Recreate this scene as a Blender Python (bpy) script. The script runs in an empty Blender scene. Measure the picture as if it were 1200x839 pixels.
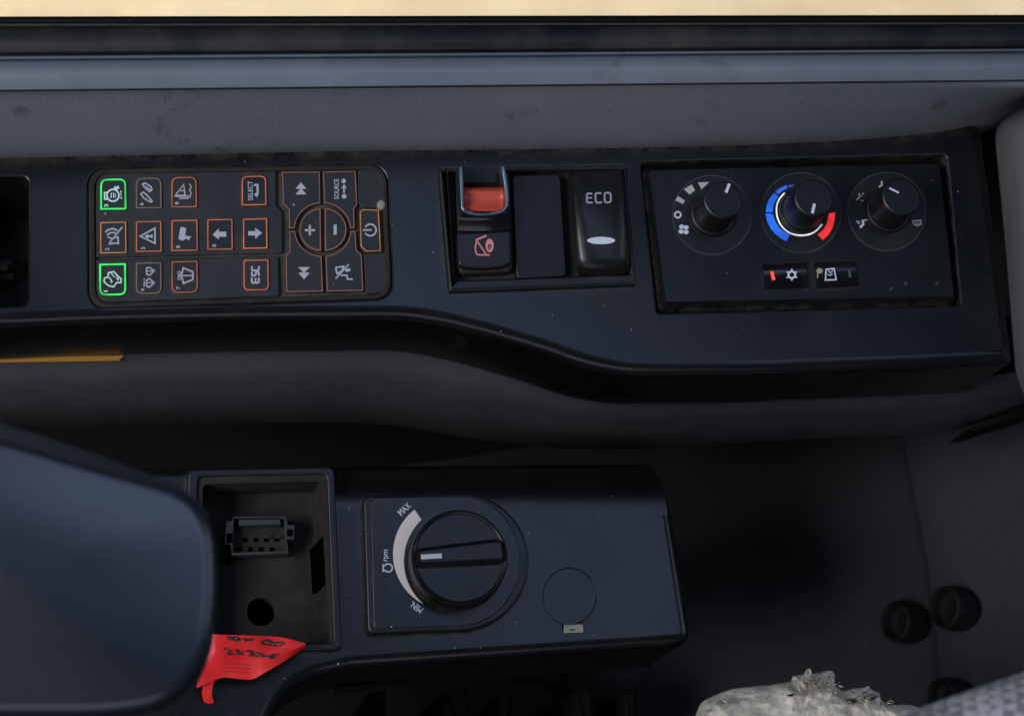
import bpy, math, random
from mathutils import Vector, Matrix
from mathutils import noise as mnoise
from mathutils.geometry import tessellate_polygon
random.seed(7)
R = math.radians
sc = bpy.context.scene
C = sc.collection

# ------------------------------------------------------------------ camera
F = 2500.0                       # focal length in photograph pixels (1200 wide)
CX, CY = 600.0, 419.5
DIST = 1.0
n_c = Vector((0.148, 0.262, 0)); n_c.z = math.sqrt(1 - n_c.x**2 - n_c.y**2)   # world up seen from the camera
x_c = Vector((math.cos(R(2.2)), math.sin(R(2.2)), 0)); x_c = (x_c - n_c*x_c.dot(n_c)).normalized()
y_c = n_c.cross(x_c)
ROT = Matrix(((x_c.x, x_c.y, x_c.z), (y_c.x, y_c.y, y_c.z), (n_c.x, n_c.y, n_c.z)))  # camera -> world
CAM = ROT @ Vector((0, 0, DIST))
cd = bpy.data.cameras.new('camera'); cam = bpy.data.objects.new('camera', cd); C.objects.link(cam)
cam.matrix_world = Matrix.Translation(CAM) @ ROT.to_4x4()
cd.sensor_width = 36; cd.lens = 36*F/1200; cd.clip_start = 0.01; cd.clip_end = 50
cd.dof.use_dof = True; cd.dof.focus_distance = 1.01; cd.dof.aperture_fstop = 8.5
sc.camera = cam

# ------------------------------------------------------------------ light
w = bpy.data.worlds.new('World'); sc.world = w; w.use_nodes = True
bg = w.node_tree.nodes['Background']; bg.inputs[0].default_value = (0.30, 0.38, 0.56, 1); bg.inputs[1].default_value = 0.10
def area(name, loc, target, sx, sy, power, col):
    l = bpy.data.lights.new(name, 'AREA'); l.shape = 'RECTANGLE'; l.size = sx; l.size_y = sy; l.energy = power; l.color = col
    o = bpy.data.objects.new(name, l); C.objects.link(o); o.location = loc
    o.rotation_euler = (Vector(target) - Vector(loc)).to_track_quat('-Z', 'Y').to_euler(); return o
area('roof_window_light', (0.30, 0.31, 1.75), (0, 0.0, 0), 1.65, 0.38, 3.8, (0.46, 0.63, 1.0))
area('windscreen_light', (-1.5, -0.35, 1.38), (0, 0, 0), 1.1, 0.9, 38.0, (0.88, 0.93, 1.0))
area('rear_window_light', (1.6, 0.15, 0.95), (0, 0, 0), 0.9, 0.6, 3.0, (0.70, 0.82, 1.0))
area('door_window_light', (-0.3, -1.7, 1.0), (0, 0.1, 0.0), 1.6, 0.7, 3.5, (0.92, 0.95, 1.0))
area('outside_daylight', (0.0, 0.36, 0.22), (0, 1.36, -0.38), 1.6, 0.25, 10.0, (1.0, 0.95, 0.86))
vs = sc.view_settings; vs.view_transform = 'Standard'; vs.look = 'None'; vs.exposure = 0; vs.gamma = 1; vs.use_curve_mapping = False

# ------------------------------------------------------------------ geometry helpers
def P(px, py, z):
    """photograph pixel -> world point on the horizontal plane at height z"""
    d = ROT @ Vector(((px - CX)/F, -(py - CY)/F, -1.0))
    t = (z - CAM.z)/d.z
    return CAM + d*t
def XY(pts, z): return [tuple(P(x, y, z))[:2] for x, y in pts]
def zone(x0, y0, s): return lambda pts: [(x0 + x/s, y0 + y/s) for x, y in pts]
ZA = zone(90, 180, 4.415); ZB = zone(270, 180, 4.415); ZC = zone(500, 180, 4.615); ZS = zone(510, 190, 5.993)
Z1 = zone(780, 200, 8.39); Z2 = zone(880, 200, 5.786); Z3 = zone(990, 195, 5.593); ZBT = zone(890, 295, 9.23)
ZR = zone(410, 560, 4.196); ZT = zone(225, 735, 8.571); ZK = zone(250, 590, 10.49)

def rp(pts, seg=6):
    """rounded polygon from (x, y, r)"""
    out = []; n = len(pts)
    for i in range(n):
        p = Vector(pts[i][:2]); r = pts[i][2] if len(pts[i]) > 2 else 0
        a = Vector(pts[i-1][:2]); b = Vector(pts[(i+1) % n][:2])
        if r <= 0: out.append(tuple(p)); continue
        u = (a-p); v = (b-p); ru = min(r, u.length*.49); rv = min(r, v.length*.49)
        s = p + u.normalized()*ru; e = p + v.normalized()*rv
        for k in range(seg+1):
            t = k/seg; q = s*(1-t)**2*1 + p*2*t*(1-t)*1.0 + e*t*t
            # pull the quadratic towards a circular arc
            out.append(tuple(q))
    return out
def circ(cx, cy, r, n=48, ry=None, a0=0): 
    ry = ry or r
    return [(cx + r*math.cos(a0 + 2*math.pi*k/n), cy + ry*math.sin(a0 + 2*math.pi*k/n)) for k in range(n)]
def arc(cx, cy, r, a0, a1, n=14, ry=None):
    ry = ry or r
    return [(cx + r*math.cos(R(a0 + (a1-a0)*k/n)), cy - ry*math.sin(R(a0 + (a1-a0)*k/n))) for k in range(n+1)]
def arc3(p, q, s, n=20):
    """arc from p through q to s (pixels)"""
    (ax, ay), (bx, by), (cx, cy) = p, q, s
    d = 2*(ax*(by-cy)+bx*(cy-ay)+cx*(ay-by))
    ux = ((ax*ax+ay*ay)*(by-cy)+(bx*bx+by*by)*(cy-ay)+(cx*cx+cy*cy)*(ay-by))/d
    uy = ((ax*ax+ay*ay)*(cx-bx)+(bx*bx+by*by)*(ax-cx)+(cx*cx+cy*cy)*(bx-ax))/d
    r = math.hypot(ax-ux, ay-uy)
    t0 = math.atan2(ay-uy, ax-ux); t1 = math.atan2(by-uy, bx-ux); t2 = math.atan2(cy-uy, cx-ux)
    def un(t, ref, sg):
        while (t-ref)*sg < 0: t += sg*2*math.pi
        return t
    for sg in (1, -1):
        b1 = un(t1, t0, sg); b2 = un(t2, t0, sg)
        if abs(b1-t0) < abs(b2-t0): break
    return [(ux + r*math.cos(t0+(b2-t0)*k/n), uy + r*math.sin(t0+(b2-t0)*k/n)) for k in range(n+1)]
def clean(p):
    o = []
    for q in p:
        if not o or math.hypot(q[0]-o[-1][0], q[1]-o[-1][1]) > 2e-5: o.append(q)
    if math.hypot(o[0][0]-o[-1][0], o[0][1]-o[-1][1]) < 2e-5: o.pop()
    return o
def ccw(p):
    a = sum(p[i-1][0]*p[i][1] - p[i][0]*p[i-1][1] for i in range(len(p)))
    return p if a > 0 else p[::-1]
def off(p, d):
    """inset a counter-clockwise polygon by d"""
    o = []; n = len(p)
    for i in range(n):
        a, b, c = Vector(p[i-1]), Vector(p[i]), Vector(p[(i+1) % n])
        e1 = (b-a).normalized(); e2 = (c-b).normalized()
        n1 = Vector((-e1.y, e1.x)); n2 = Vector((-e2.y, e2.x))
        m = (n1+n2)/max(0.35, 1+n1.dot(n2))
        o.append(tuple(b + m*d))
    return o
def lerp(table, x):
    if x <= table[0][0]:
        (a, b), (c, d) = table[0], table[1]
    elif x >= table[-1][0]:
        (a, b), (c, d) = table[-2], table[-1]
    else:
        for (a, b), (c, d) in zip(table, table[1:]):
            if a <= x <= c: break
    return b + (d-b)*(x-a)/(c-a)
def cr(pts, per=6, closed=False):
    """Catmull-Rom through points (any dimension)"""
    P_ = [Vector(p) for p in pts]; n = len(P_); out = []
    rng = n if closed else n-1
    for i in range(rng):
        p1, p2 = P_[i], P_[(i+1) % n]
        p0 = P_[i-1] if (closed or i > 0) else p1*2-p2
        p3 = P_[(i+2) % n] if (closed or i+2 < n) else p2*2-p1
        for k in range(per):
            t = k/per
            out.append(0.5*((p1*2)+(p2-p0)*t+(p0*2-p1*5+p2*4-p3)*t*t+(p1*3-p0-p2*3+p3)*t**3))
    if not closed: out.append(P_[-1])
    return out
def smooth(table, per=5): return [(p.x, p.y) for p in cr(table, per)]

class MB:
    def __init__(s): s.v = []; s.f = []
    def add(s, vs, fs):
        k = len(s.v); s.v += [tuple(v) for v in vs]; s.f += [tuple(i+k for i in f) for f in fs]; return s
    def loft(s, rings, cap0=False, cap1=True, closed=True):
        k = len(s.v); n = len(rings[0])
        for r in rings: s.v += [tuple(p) for p in r]
        for a in range(len(rings)-1):
            for i in range(n if closed else n-1):
                j = (i+1) % n
                s.f.append((k+a*n+i, k+a*n+j, k+(a+1)*n+j, k+(a+1)*n+i))
        if cap0: s.f.append(tuple(k+i for i in reversed(range(n))))
        if cap1: s.f.append(tuple(k+(len(rings)-1)*n+i for i in range(n)))
        return s
    def solid(s, poly, zt, zb, fil=0.0, seg=3, profile=None, cap0=True):
        """upright prism with rounded top edge; poly in world xy"""
        p = ccw(clean(poly)); rings = [[(x, y, zb) for x, y in p]]
        if profile:
            for d, z in profile: rings.append([(x, y, z) for x, y in (off(p, d) if d else p)])
        else:
            for k in range(seg+1) if fil > 0 else [0]:
                a = math.pi/2*k/seg; q = off(p, fil*(1-math.cos(a))) if fil > 0 else p
                rings.append([(x, y, zt - fil + fil*math.sin(a)) for x, y in q])
        return s.loft(rings, cap0, True)
    def plate(s, outer, holes, z, zb, fil=0.001, seg=4, hfil=None):
        """flat plate with through holes; every rim is rounded. holes: (poly, bottom z)"""
        hfil = hfil or fil
        o = ccw(clean(outer)); rings = [[(x, y, zb) for x, y in o]]
        for k in range(seg+1):
            a = math.pi/2*k/seg
            rings.append([(x, y, z-fil+fil*math.sin(a)) for x, y in off(o, fil*(1-math.cos(a)))])
        s.loft(rings, False, False); loops = [rings[-1]]
        for h, hz in holes:
            q = ccw(clean(h)); rr = []
            for k in range(seg+1):
                a = math.pi/2*k/seg
                rr.append([(x, y, z-hfil+hfil*math.sin(a)) for x, y in off(q, -hfil*(1-math.cos(a)))])
            rr = [[(x, y, hz) for x, y in q]] + rr
            rr = [r[::-1] for r in rr]
            s.loft(rr, False, False); loops.append(rr[-1])
        allv = [v for l in loops for v in l]
        tris = tessellate_polygon([[Vector(v) for v in l] for l in loops])
        fs = []
        for t in tris:
            a, b, c = (Vector(allv[i]) for i in t)
            fs.append(t if (b-a).cross(c-a).z > 0 else t[::-1])
        return s.add(allv, fs)
    def ring(s, poly, wd, z):
        """flat closed band of width wd just inside poly"""
        p = ccw(clean(poly)); q = off(p, wd)
        return s.loft([[(x, y, z) for x, y in p], [(x, y, z) for x, y in q]], False, False)
    def fill(s, pts, z):
        p = ccw(clean(XY(pts, z))); v = [Vector((x, y, z)) for x, y in p]
        fs = []
        for t in tessellate_polygon([v]):
            a, b, c = (v[i] for i in t); fs.append(t if (b-a).cross(c-a).z > 0 else t[::-1])
        return s.add(v, fs)
    def stroke(s, pts, wd, z, closed=False):
        p = [Vector(q) for q in pts]; n = len(p); L = []; Rr = []
        for i in range(n):
            a = p[i-1] if (closed or i > 0) else None; c = p[(i+1) % n] if (closed or i+1 < n) else None
            e1 = (p[i]-a).normalized() if a is not None else None; e2 = (c-p[i]).normalized() if c is not None else None
            if e1 is None: e1 = e2
            if e2 is None: e2 = e1
            n1 = Vector((-e1.y, e1.x)); n2 = Vector((-e2.y, e2.x)); m = (n1+n2)/max(.5, 1+n1.dot(n2))
            L.append(P(*(p[i]+m*wd/2), z)); Rr.append(P(*(p[i]-m*wd/2), z))
        fs = []
        for i in range(n if closed else n-1):
            j = (i+1) % n; fs.append((i, j, n+j, n+i))
        # in pixel space y runs down, so the left side becomes the right one: faces look up
        return s.add(L+Rr, [f[::-1] for f in fs] if _up(L, Rr, fs) else fs)
    def text(s, txt, cx, cy, ang, cap, z, length=None, bold=0.012):
        """printed word centred on a pixel; ang in degrees counter-clockwise, cap height and length in pixels"""
        cu = bpy.data.curves.new('t', 'FONT'); cu.body = txt; cu.size = 1; cu.offset = bold
        o = bpy.data.objects.new('t', cu); C.objects.link(o)
        me = o.evaluated_get(bpy.context.evaluated_depsgraph_get()).to_mesh()
        vs = [v.co.copy() for v in me.vertices]; fs = [tuple(p.vertices) for p in me.polygons]
        bpy.data.objects.remove(o); bpy.data.curves.remove(cu)
        x0 = min(v.x for v in vs); x1 = max(v.x for v in vs); y0 = min(v.y for v in vs); y1 = max(v.y for v in vs)
        sy = cap/(y1-y0); sx = length/(x1-x0) if length else sy
        ca, sa = math.cos(R(ang)), math.sin(R(ang)); out = []
        for v in vs:
            u = (v.x-(x0+x1)/2)*sx; q = (v.y-(y0+y1)/2)*sy
            out.append(P(cx + u*ca - q*sa, cy - (u*sa + q*ca), z))
        return s.add(out, fs)
    def build(s, name, mat, parent=None, sharp=35, flat=False):
        me = bpy.data.meshes.new(name)
        off_ = root_loc(parent) if parent else Vector((0, 0, 0))
        me.from_pydata([tuple(Vector(v)-off_) for v in s.v], [], s.f); me.validate(); me.update()
        if not flat:
            me.polygons.foreach_set('use_smooth', [True]*len(me.polygons)); me.set_sharp_from_angle(angle=R(sharp))
            me.polygons.foreach_set('use_smooth', [abs(p.normal.z) < .99995 for p in me.polygons])
        me.materials.append(M[mat] if isinstance(mat, str) else mat)
        o = bpy.data.objects.new(name, me); C.objects.link(o)
        if parent: o.parent = parent
        return o
def _up(L, Rr, fs):
    a, b, c = L[0], L[1], Rr[0]
    return (Vector(b)-Vector(a)).cross(Vector(c)-Vector(a)).z < 0
def root_loc(o):
    while o.parent: o = o.parent
    return o.location
def tag(o, label, cat=None, group=None, kind=None):
    o['label'] = label
    if cat: o['category'] = cat
    if group: o['group'] = group
    if kind: o['kind'] = kind
    return o
def thing(name, label, cat, loc, group=None):
    o = bpy.data.objects.new(name, None); C.objects.link(o); o.location = loc; o.empty_display_size = .02
    return tag(o, label, cat, group)
def grid(ctrl_cols, per=6):
    """surface from columns of 3-D control points; each column is smoothed"""
    cols = [cr(c, per) for c in ctrl_cols]; n = len(cols[0])
    vs = [p for c in cols for p in c]
    fs = [(a*n+i, (a+1)*n+i, (a+1)*n+i+1, a*n+i+1) for a in range(len(cols)-1) for i in range(n-1)]
    return vs, fs

# ------------------------------------------------------------------ materials
M = {}
def nodes(name):
    m = bpy.data.materials.new(name); m.use_nodes = True; M[name] = m
    nt = m.node_tree; b = nt.nodes['Principled BSDF']
    return m, nt, b, (lambda t: nt.nodes.new(t)), nt.links.new
def plastic(name, col, rough=.5, grain=1400, gs=.25, dist=.00012, speck=0.0, dust=0.0, dustcol=(.16, .13, .10), spec=.5, scratch=0.0, rvar=.12, var=.25, dscale=35, cells=False, smudge=0.0, crev=0.0, crevcol=(.13, .105, .08), cdist=.004):
    m, nt, b, N, L = nodes(name)
    tc = N('ShaderNodeTexCoord'); co = tc.outputs['Object']
    nz = N('ShaderNodeTexNoise'); nz.inputs['Scale'].default_value = 28; nz.inputs['Detail'].default_value = 6; L(co, nz.inputs['Vector'])
    mp = N('ShaderNodeMapRange'); mp.inputs['To Min'].default_value = 1-var; mp.inputs['To Max'].default_value = 1+var; L(nz.outputs['Fac'], mp.inputs['Value'])
    mx = N('ShaderNodeMix'); mx.data_type = 'RGBA'; mx.blend_type = 'MULTIPLY'; mx.inputs[0].default_value = 1
    mx.inputs[6].default_value = (*col, 1); L(mp.outputs[0], mx.inputs[7]); cur = mx.outputs[2]
    rr = N('ShaderNodeMapRange'); rr.inputs['To Min'].default_value = rough-rvar; rr.inputs['To Max'].default_value = rough+rvar; L(nz.outputs['Fac'], rr.inputs['Value']); rcur = rr.outputs[0]
    if dust > 0:
        n2 = N('ShaderNodeTexNoise'); n2.inputs['Scale'].default_value = dscale; n2.inputs['Detail'].default_value = 8; n2.inputs['Roughness'].default_value = .7; L(co, n2.inputs['Vector'])
        r2 = N('ShaderNodeMapRange'); r2.inputs['From Min'].default_value = .42; r2.inputs['From Max'].default_value = .72; r2.inputs['To Max'].default_value = dust; L(n2.outputs['Fac'], r2.inputs['Value'])
        m2 = N('ShaderNodeMix'); m2.data_type = 'RGBA'; L(r2.outputs[0], m2.inputs[0]); L(cur, m2.inputs[6]); m2.inputs[7].default_value = (*dustcol, 1); cur = m2.outputs[2]
        ra = N('ShaderNodeMath'); ra.operation = 'ADD'; ra.use_clamp = True; L(rcur, ra.inputs[0]); 
        rm = N('ShaderNodeMath'); rm.operation = 'MULTIPLY'; rm.inputs[1].default_value = .5; L(r2.outputs[0], rm.inputs[0]); L(rm.outputs[0], ra.inputs[1]); rcur = ra.outputs[0]
    if smudge > 0:
        n6 = N('ShaderNodeTexNoise'); n6.inputs['Scale'].default_value = 34; n6.inputs['Detail'].default_value = 7; n6.inputs['Roughness'].default_value = .62; n6.inputs['Distortion'].default_value = .6; L(co, n6.inputs['Vector'])
        r6 = N('ShaderNodeMapRange'); r6.inputs['From Min'].default_value = .62; r6.inputs['From Max'].default_value = .72; r6.inputs['To Max'].default_value = smudge; L(n6.outputs['Fac'], r6.inputs['Value'])
        m6 = N('ShaderNodeMix'); m6.data_type = 'RGBA'; L(r6.outputs[0], m6.inputs[0]); L(cur, m6.inputs[6]); m6.inputs[7].default_value = (.03, .028, .026, 1); cur = m6.outputs[2]
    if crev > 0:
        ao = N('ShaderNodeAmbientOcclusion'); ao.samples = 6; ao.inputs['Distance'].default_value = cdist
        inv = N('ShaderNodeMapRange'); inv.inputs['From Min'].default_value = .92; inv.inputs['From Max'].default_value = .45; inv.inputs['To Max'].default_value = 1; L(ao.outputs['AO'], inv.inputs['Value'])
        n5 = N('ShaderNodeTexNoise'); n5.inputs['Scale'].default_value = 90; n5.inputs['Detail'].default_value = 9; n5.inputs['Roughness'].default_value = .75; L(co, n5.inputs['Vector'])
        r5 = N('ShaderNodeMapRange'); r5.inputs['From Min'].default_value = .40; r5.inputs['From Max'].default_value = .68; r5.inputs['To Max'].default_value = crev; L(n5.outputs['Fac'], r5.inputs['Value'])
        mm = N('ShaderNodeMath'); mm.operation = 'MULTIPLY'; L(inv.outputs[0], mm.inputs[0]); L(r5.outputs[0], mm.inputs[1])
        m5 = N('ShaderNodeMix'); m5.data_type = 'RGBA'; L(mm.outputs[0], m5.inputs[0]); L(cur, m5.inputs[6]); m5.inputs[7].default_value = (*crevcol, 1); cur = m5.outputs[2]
    if speck > 0:
        for sca, thr, bright in ((75, .018, .5), (160, .03, .22)):
            v = N('ShaderNodeTexVoronoi'); v.inputs['Scale'].default_value = sca; L(co, v.inputs['Vector'])
            sep = N('ShaderNodeSeparateColor'); L(v.outputs['Color'], sep.inputs[0])
            th = N('ShaderNodeMath'); th.operation = 'MULTIPLY'; th.inputs[1].default_value = thr*2; L(sep.outputs[0], th.inputs[0])
            lt = N('ShaderNodeMath'); lt.operation = 'LESS_THAN'; L(v.outputs['Distance'], lt.inputs[0]); L(th.outputs[0], lt.inputs[1])
            gt = N('ShaderNodeMath'); gt.operation = 'LESS_THAN'; L(sep.outputs[1], gt.inputs[0]); gt.inputs[1].default_value = speck
            ml = N('ShaderNodeMath'); ml.operation = 'MULTIPLY'; L(lt.outputs[0], ml.inputs[0]); L(gt.outputs[0], ml.inputs[1])
            m3 = N('ShaderNodeMix'); m3.data_type = 'RGBA'; L(ml.outputs[0], m3.inputs[0]); L(cur, m3.inputs[6]); m3.inputs[7].default_value = (bright, bright*.97, bright*.9, 1); cur = m3.outputs[2]
    if scratch > 0:
        mpn = N('ShaderNodeMapping'); mpn.inputs['Scale'].default_value = (14, 260, 20); mpn.inputs['Rotation'].default_value = (0, 0, .5); L(co, mpn.inputs['Vector'])
        n4 = N('ShaderNodeTexNoise'); n4.inputs['Scale'].default_value = 1; n4.inputs['Detail'].default_value = 3; L(mpn.outputs[0], n4.inputs['Vector'])
        r4 = N('ShaderNodeMapRange'); r4.inputs['From Min'].default_value = .68; r4.inputs['From Max'].default_value = .78; r4.inputs['To Max'].default_value = scratch; L(n4.outputs['Fac'], r4.inputs['Value'])
        m4 = N('ShaderNodeMix'); m4.data_type = 'RGBA'; L(r4.outputs[0], m4.inputs[0]); L(cur, m4.inputs[6]); m4.inputs[7].default_value = (.12, .12, .12, 1); cur = m4.outputs[2]
    L(cur, b.inputs['Base Color']); L(rcur, b.inputs['Roughness']); b.inputs['Specular IOR Level'].default_value = spec
    if gs > 0:
        if cells:
            g = N('ShaderNodeTexVoronoi'); g.feature = 'DISTANCE_TO_EDGE'; g.inputs['Scale'].default_value = grain
            gd = N('ShaderNodeTexNoise'); gd.inputs['Scale'].default_value = grain*.35; L(co, gd.inputs['Vector'])
            ms = N('ShaderNodeVectorMath'); ms.operation = 'SCALE'; ms.inputs['Scale'].default_value = 1.2/grain; L(gd.outputs['Color'], ms.inputs[0])
            ad = N('ShaderNodeVectorMath'); L(co, ad.inputs[0]); L(ms.outputs[0], ad.inputs[1]); L(ad.outputs[0], g.inputs['Vector'])
            mr = N('ShaderNodeMapRange'); mr.inputs['From Max'].default_value = .25; L(g.outputs['Distance'], mr.inputs['Value']); out = mr.outputs[0]
        else:
            g = N('ShaderNodeTexNoise'); g.inputs['Scale'].default_value = grain; g.inputs['Detail'].default_value = 3; L(co, g.inputs['Vector']); out = g.outputs['Fac']
        bp = N('ShaderNodeBump'); bp.inputs['Strength'].default_value = gs; bp.inputs['Distance'].default_value = dist; L(out, bp.inputs['Height']); L(bp.outputs[0], b.inputs['Normal'])
    return m
def glow(name, col, e, base=None):
    m, nt, b, N, L = nodes(name)
    b.inputs['Base Color'].default_value = (*(base or col), 1); b.inputs['Emission Color'].default_value = (*col, 1); b.inputs['Roughness'].default_value = .4
    tc = N('ShaderNodeTexCoord'); nz = N('ShaderNodeTexNoise'); nz.inputs['Scale'].default_value = 75; L(tc.outputs['Object'], nz.inputs['Vector'])
    mp = N('ShaderNodeMapRange'); mp.inputs['From Min'].default_value = .3; mp.inputs['From Max'].default_value = .7; mp.inputs['To Min'].default_value = e*.3; mp.inputs['To Max'].default_value = e*1.5; L(nz.outputs['Fac'], mp.inputs['Value']); L(mp.outputs[0], b.inputs['Emission Strength'])
    return m
BLK = (.0032, .0034, .0040)
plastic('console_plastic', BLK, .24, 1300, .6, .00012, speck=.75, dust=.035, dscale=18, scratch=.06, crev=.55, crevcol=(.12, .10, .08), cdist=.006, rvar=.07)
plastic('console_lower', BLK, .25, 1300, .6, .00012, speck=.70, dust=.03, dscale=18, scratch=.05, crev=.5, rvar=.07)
plastic('satin_black', (.004, .0043, .005), .34, 2200, .15, .00006, speck=.25, dust=.06, crev=.45, scratch=.05)
plastic('gloss_black', (.003, .0033, .0042), .16, 900, .04, .00004, speck=.10, dust=.05, rvar=.05)
plastic('knob_black', (.0045, .0047, .0052), .42, 1900, .2, .00008, speck=.08)
plastic('hole_shade', (.0012, .0012, .0012), .9, 900, 0, spec=0.0)  # shade inside openings put into the colour
plastic('deep_black', (.003, .003, .003), .7, 900, .1, speck=0)
plastic('grimy', (.017, .0158, .0142), .7, 1100, .4, .0002, dust=.5, dustcol=(.065, .053, .040), dscale=60, speck=.35, spec=.2, crev=.6, crevcol=(.07, .055, .04))
plastic('grimy_light', (.030, .028, .026), .75, 1100, .4, .0002, dust=.75, dustcol=(.12, .10, .075), dscale=90, speck=.3)
plastic('keypad_rubber', (.013, .0145, .018), .5, 1500, .25, .00008, dust=.16, dustcol=(.08, .070, .055), dscale=40, speck=.4, crev=.75, cdist=.003)
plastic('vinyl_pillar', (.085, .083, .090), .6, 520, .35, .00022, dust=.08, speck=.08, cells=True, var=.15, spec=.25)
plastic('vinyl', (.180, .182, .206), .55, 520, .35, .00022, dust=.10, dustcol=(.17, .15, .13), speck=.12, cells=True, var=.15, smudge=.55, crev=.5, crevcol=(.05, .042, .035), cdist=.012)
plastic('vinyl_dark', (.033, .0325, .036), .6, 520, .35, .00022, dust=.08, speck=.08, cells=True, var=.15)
plastic('trim_grey', (.145, .165, .20), .38, 1200, .12, .00008, dust=.25, dscale=16, dustcol=(.20, .17, .13), speck=.12, smudge=.3)
plastic('seal_rubber', (.005, .0055, .007), .5, 900, .3, .0001, dust=.22, dustcol=(.13, .11, .08), dscale=22, speck=.1)
plastic('side_panel_shaded', (.022, .022, .024), .6, 650, .45, .0002, dust=.12, dustcol=(.012, .012, .012), speck=.06, spec=.10)  # shaded copy of side_panel: darker dust and weaker sheen in place of shade
plastic('side_panel', (.020, .0195, .024), .6, 650, .45, .0002, dust=.15, dustcol=(.05, .045, .04), speck=.06, spec=.2)
plastic('deep_shade', (.005, .005, .005), .8, 300, .3, spec=.1)  # footwell and gap shade put into the near-black base colour
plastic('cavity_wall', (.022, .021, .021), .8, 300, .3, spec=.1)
plastic('knurl_rubber', (.005, .005, .0055), .5, 1500, .2, .0001, dust=.1, dustcol=(.02, .02, .02), spec=.3)
plastic('armrest_skin', (.0085, .012, .020), .30, 700, .3, .00012, spec=1.0, var=.2, rvar=.04, scratch=.02)
plastic('armrest_shell', (.05, .049, .05), .55, 900, .2)
plastic('connector_grey', (.034, .036, .042), .6, 1200, .3, .0001, dust=.5, dustcol=(.04, .034, .028), dscale=110, spec=.3)
plastic('red_tag', (.74, .018, .018), .42, 140, .5, .0012, var=.25, spec=.4, dust=.25, dustcol=(.30, .012, .014), dscale=50)
m = plastic('guard_metal', (.16, .18, .21), .22, 900, .05, .00004, dust=.1, rvar=.06); m.node_tree.nodes['Principled BSDF'].inputs['Metallic'].default_value = .85
plastic('red_slider', (.56, .075, .045), .40, 900, .08, .00008, dust=.12, dustcol=(.30, .10, .07), var=.12)
plastic('ink', (.012, .008, .01), .6, 600, 0)
plastic('eco_print', (.34, .35, .39), .5, 900, 0, var=.2)
plastic('key_print', (.41, .42, .47), .5, 900, 0, var=.25)
plastic('white_print', (.66, .68, .74), .5, 900, 0, var=.12)
plastic('print_grey', (.42, .44, .40), .5, 900, 0, var=.15)
plastic('print_faint', (.075, .075, .075), .6, 900, 0, var=.2)
plastic('pink_print', (.72, .24, .26), .5, 900, 0, var=.1)
plastic('scale_print', (.86, .73, .69), .6, 700, .1, .00005, var=.06)
plastic('sticker', (.36, .34, .25), .7, 800, .2, dust=.5, dustcol=(.12, .10, .06), dscale=200)
plastic('yellow_paint', (.34, .15, .012), .5, 500, .1, dust=.3, dustcol=(.2, .1, .03))
plastic('outside_paint', (.66, .51, .31), .6, 200, .1, dust=.5, dustcol=(.78, .68, .48), dscale=9, var=.25)
plastic('lint', (.24, .22, .19), .8, 900, .4, var=.2)
plastic('dust_line', (.10, .09, .075), .8, 900, .4, dust=.9, dustcol=(.03, .03, .03), dscale=120)
glow('green_light', (.02, .85, .10), .95, (.02, .25, .05))
glow('orange_light', (1.0, .17, .035), .30, (.35, .10, .04))
glow('orange_faint', (1.0, .22, .08), .10, (.22, .10, .06))
glow('amber_faint', (1.0, .55, .2), .045, (.16, .12, .07))
glow('amber_light', (1.0, .30, .04), .30, (.35, .14, .04))
glow('blue_light', (.02, .16, .95), .75, (.02, .1, .5))
glow('violet_light', (.16, .10, .80), .4, (.1, .05, .3))
glow('red_light', (.95, .03, .035), .75, (.5, .02, .02))
glow('white_light', (1.0, .97, .93), .9, (.6, .6, .6))
glow('led_red', (1.0, .08, .04), .9, (.5, .05, .03))
glow('symbol_green', (.5, 1.0, .85), .10, (.55, .70, .66))

# woven seat cloth
m, nt, b, N, L = nodes('seat_cloth')
tc = N('ShaderNodeTexCoord'); mpn = N('ShaderNodeMapping'); mpn.inputs['Rotation'].default_value = (0, 0, .35); L(tc.outputs['Object'], mpn.inputs['Vector'])
ck = N('ShaderNodeTexChecker'); ck.inputs['Scale'].default_value = 230; ck.inputs['Color1'].default_value = (.37, .36, .375, 1); ck.inputs['Color2'].default_value = (.16, .158, .17, 1); L(mpn.outputs[0], ck.inputs['Vector'])
nz = N('ShaderNodeTexNoise'); nz.inputs['Scale'].default_value = 60; nz.inputs['Detail'].default_value = 6; L(tc.outputs['Object'], nz.inputs['Vector'])
mx = N('ShaderNodeMix'); mx.data_type = 'RGBA'; mx.blend_type = 'OVERLAY'; mx.inputs[0].default_value = .5; L(ck.outputs['Color'], mx.inputs[6]); L(nz.outputs['Fac'], mx.inputs[7]); L(mx.outputs[2], b.inputs['Base Color']); b.inputs['Roughness'].default_value = .95
bp = N('ShaderNodeBump'); bp.inputs['Strength'].default_value = .6; bp.inputs['Distance'].default_value = .001; L(ck.outputs['Fac'], bp.inputs['Height']); L(bp.outputs[0], b.inputs['Normal'])
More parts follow.
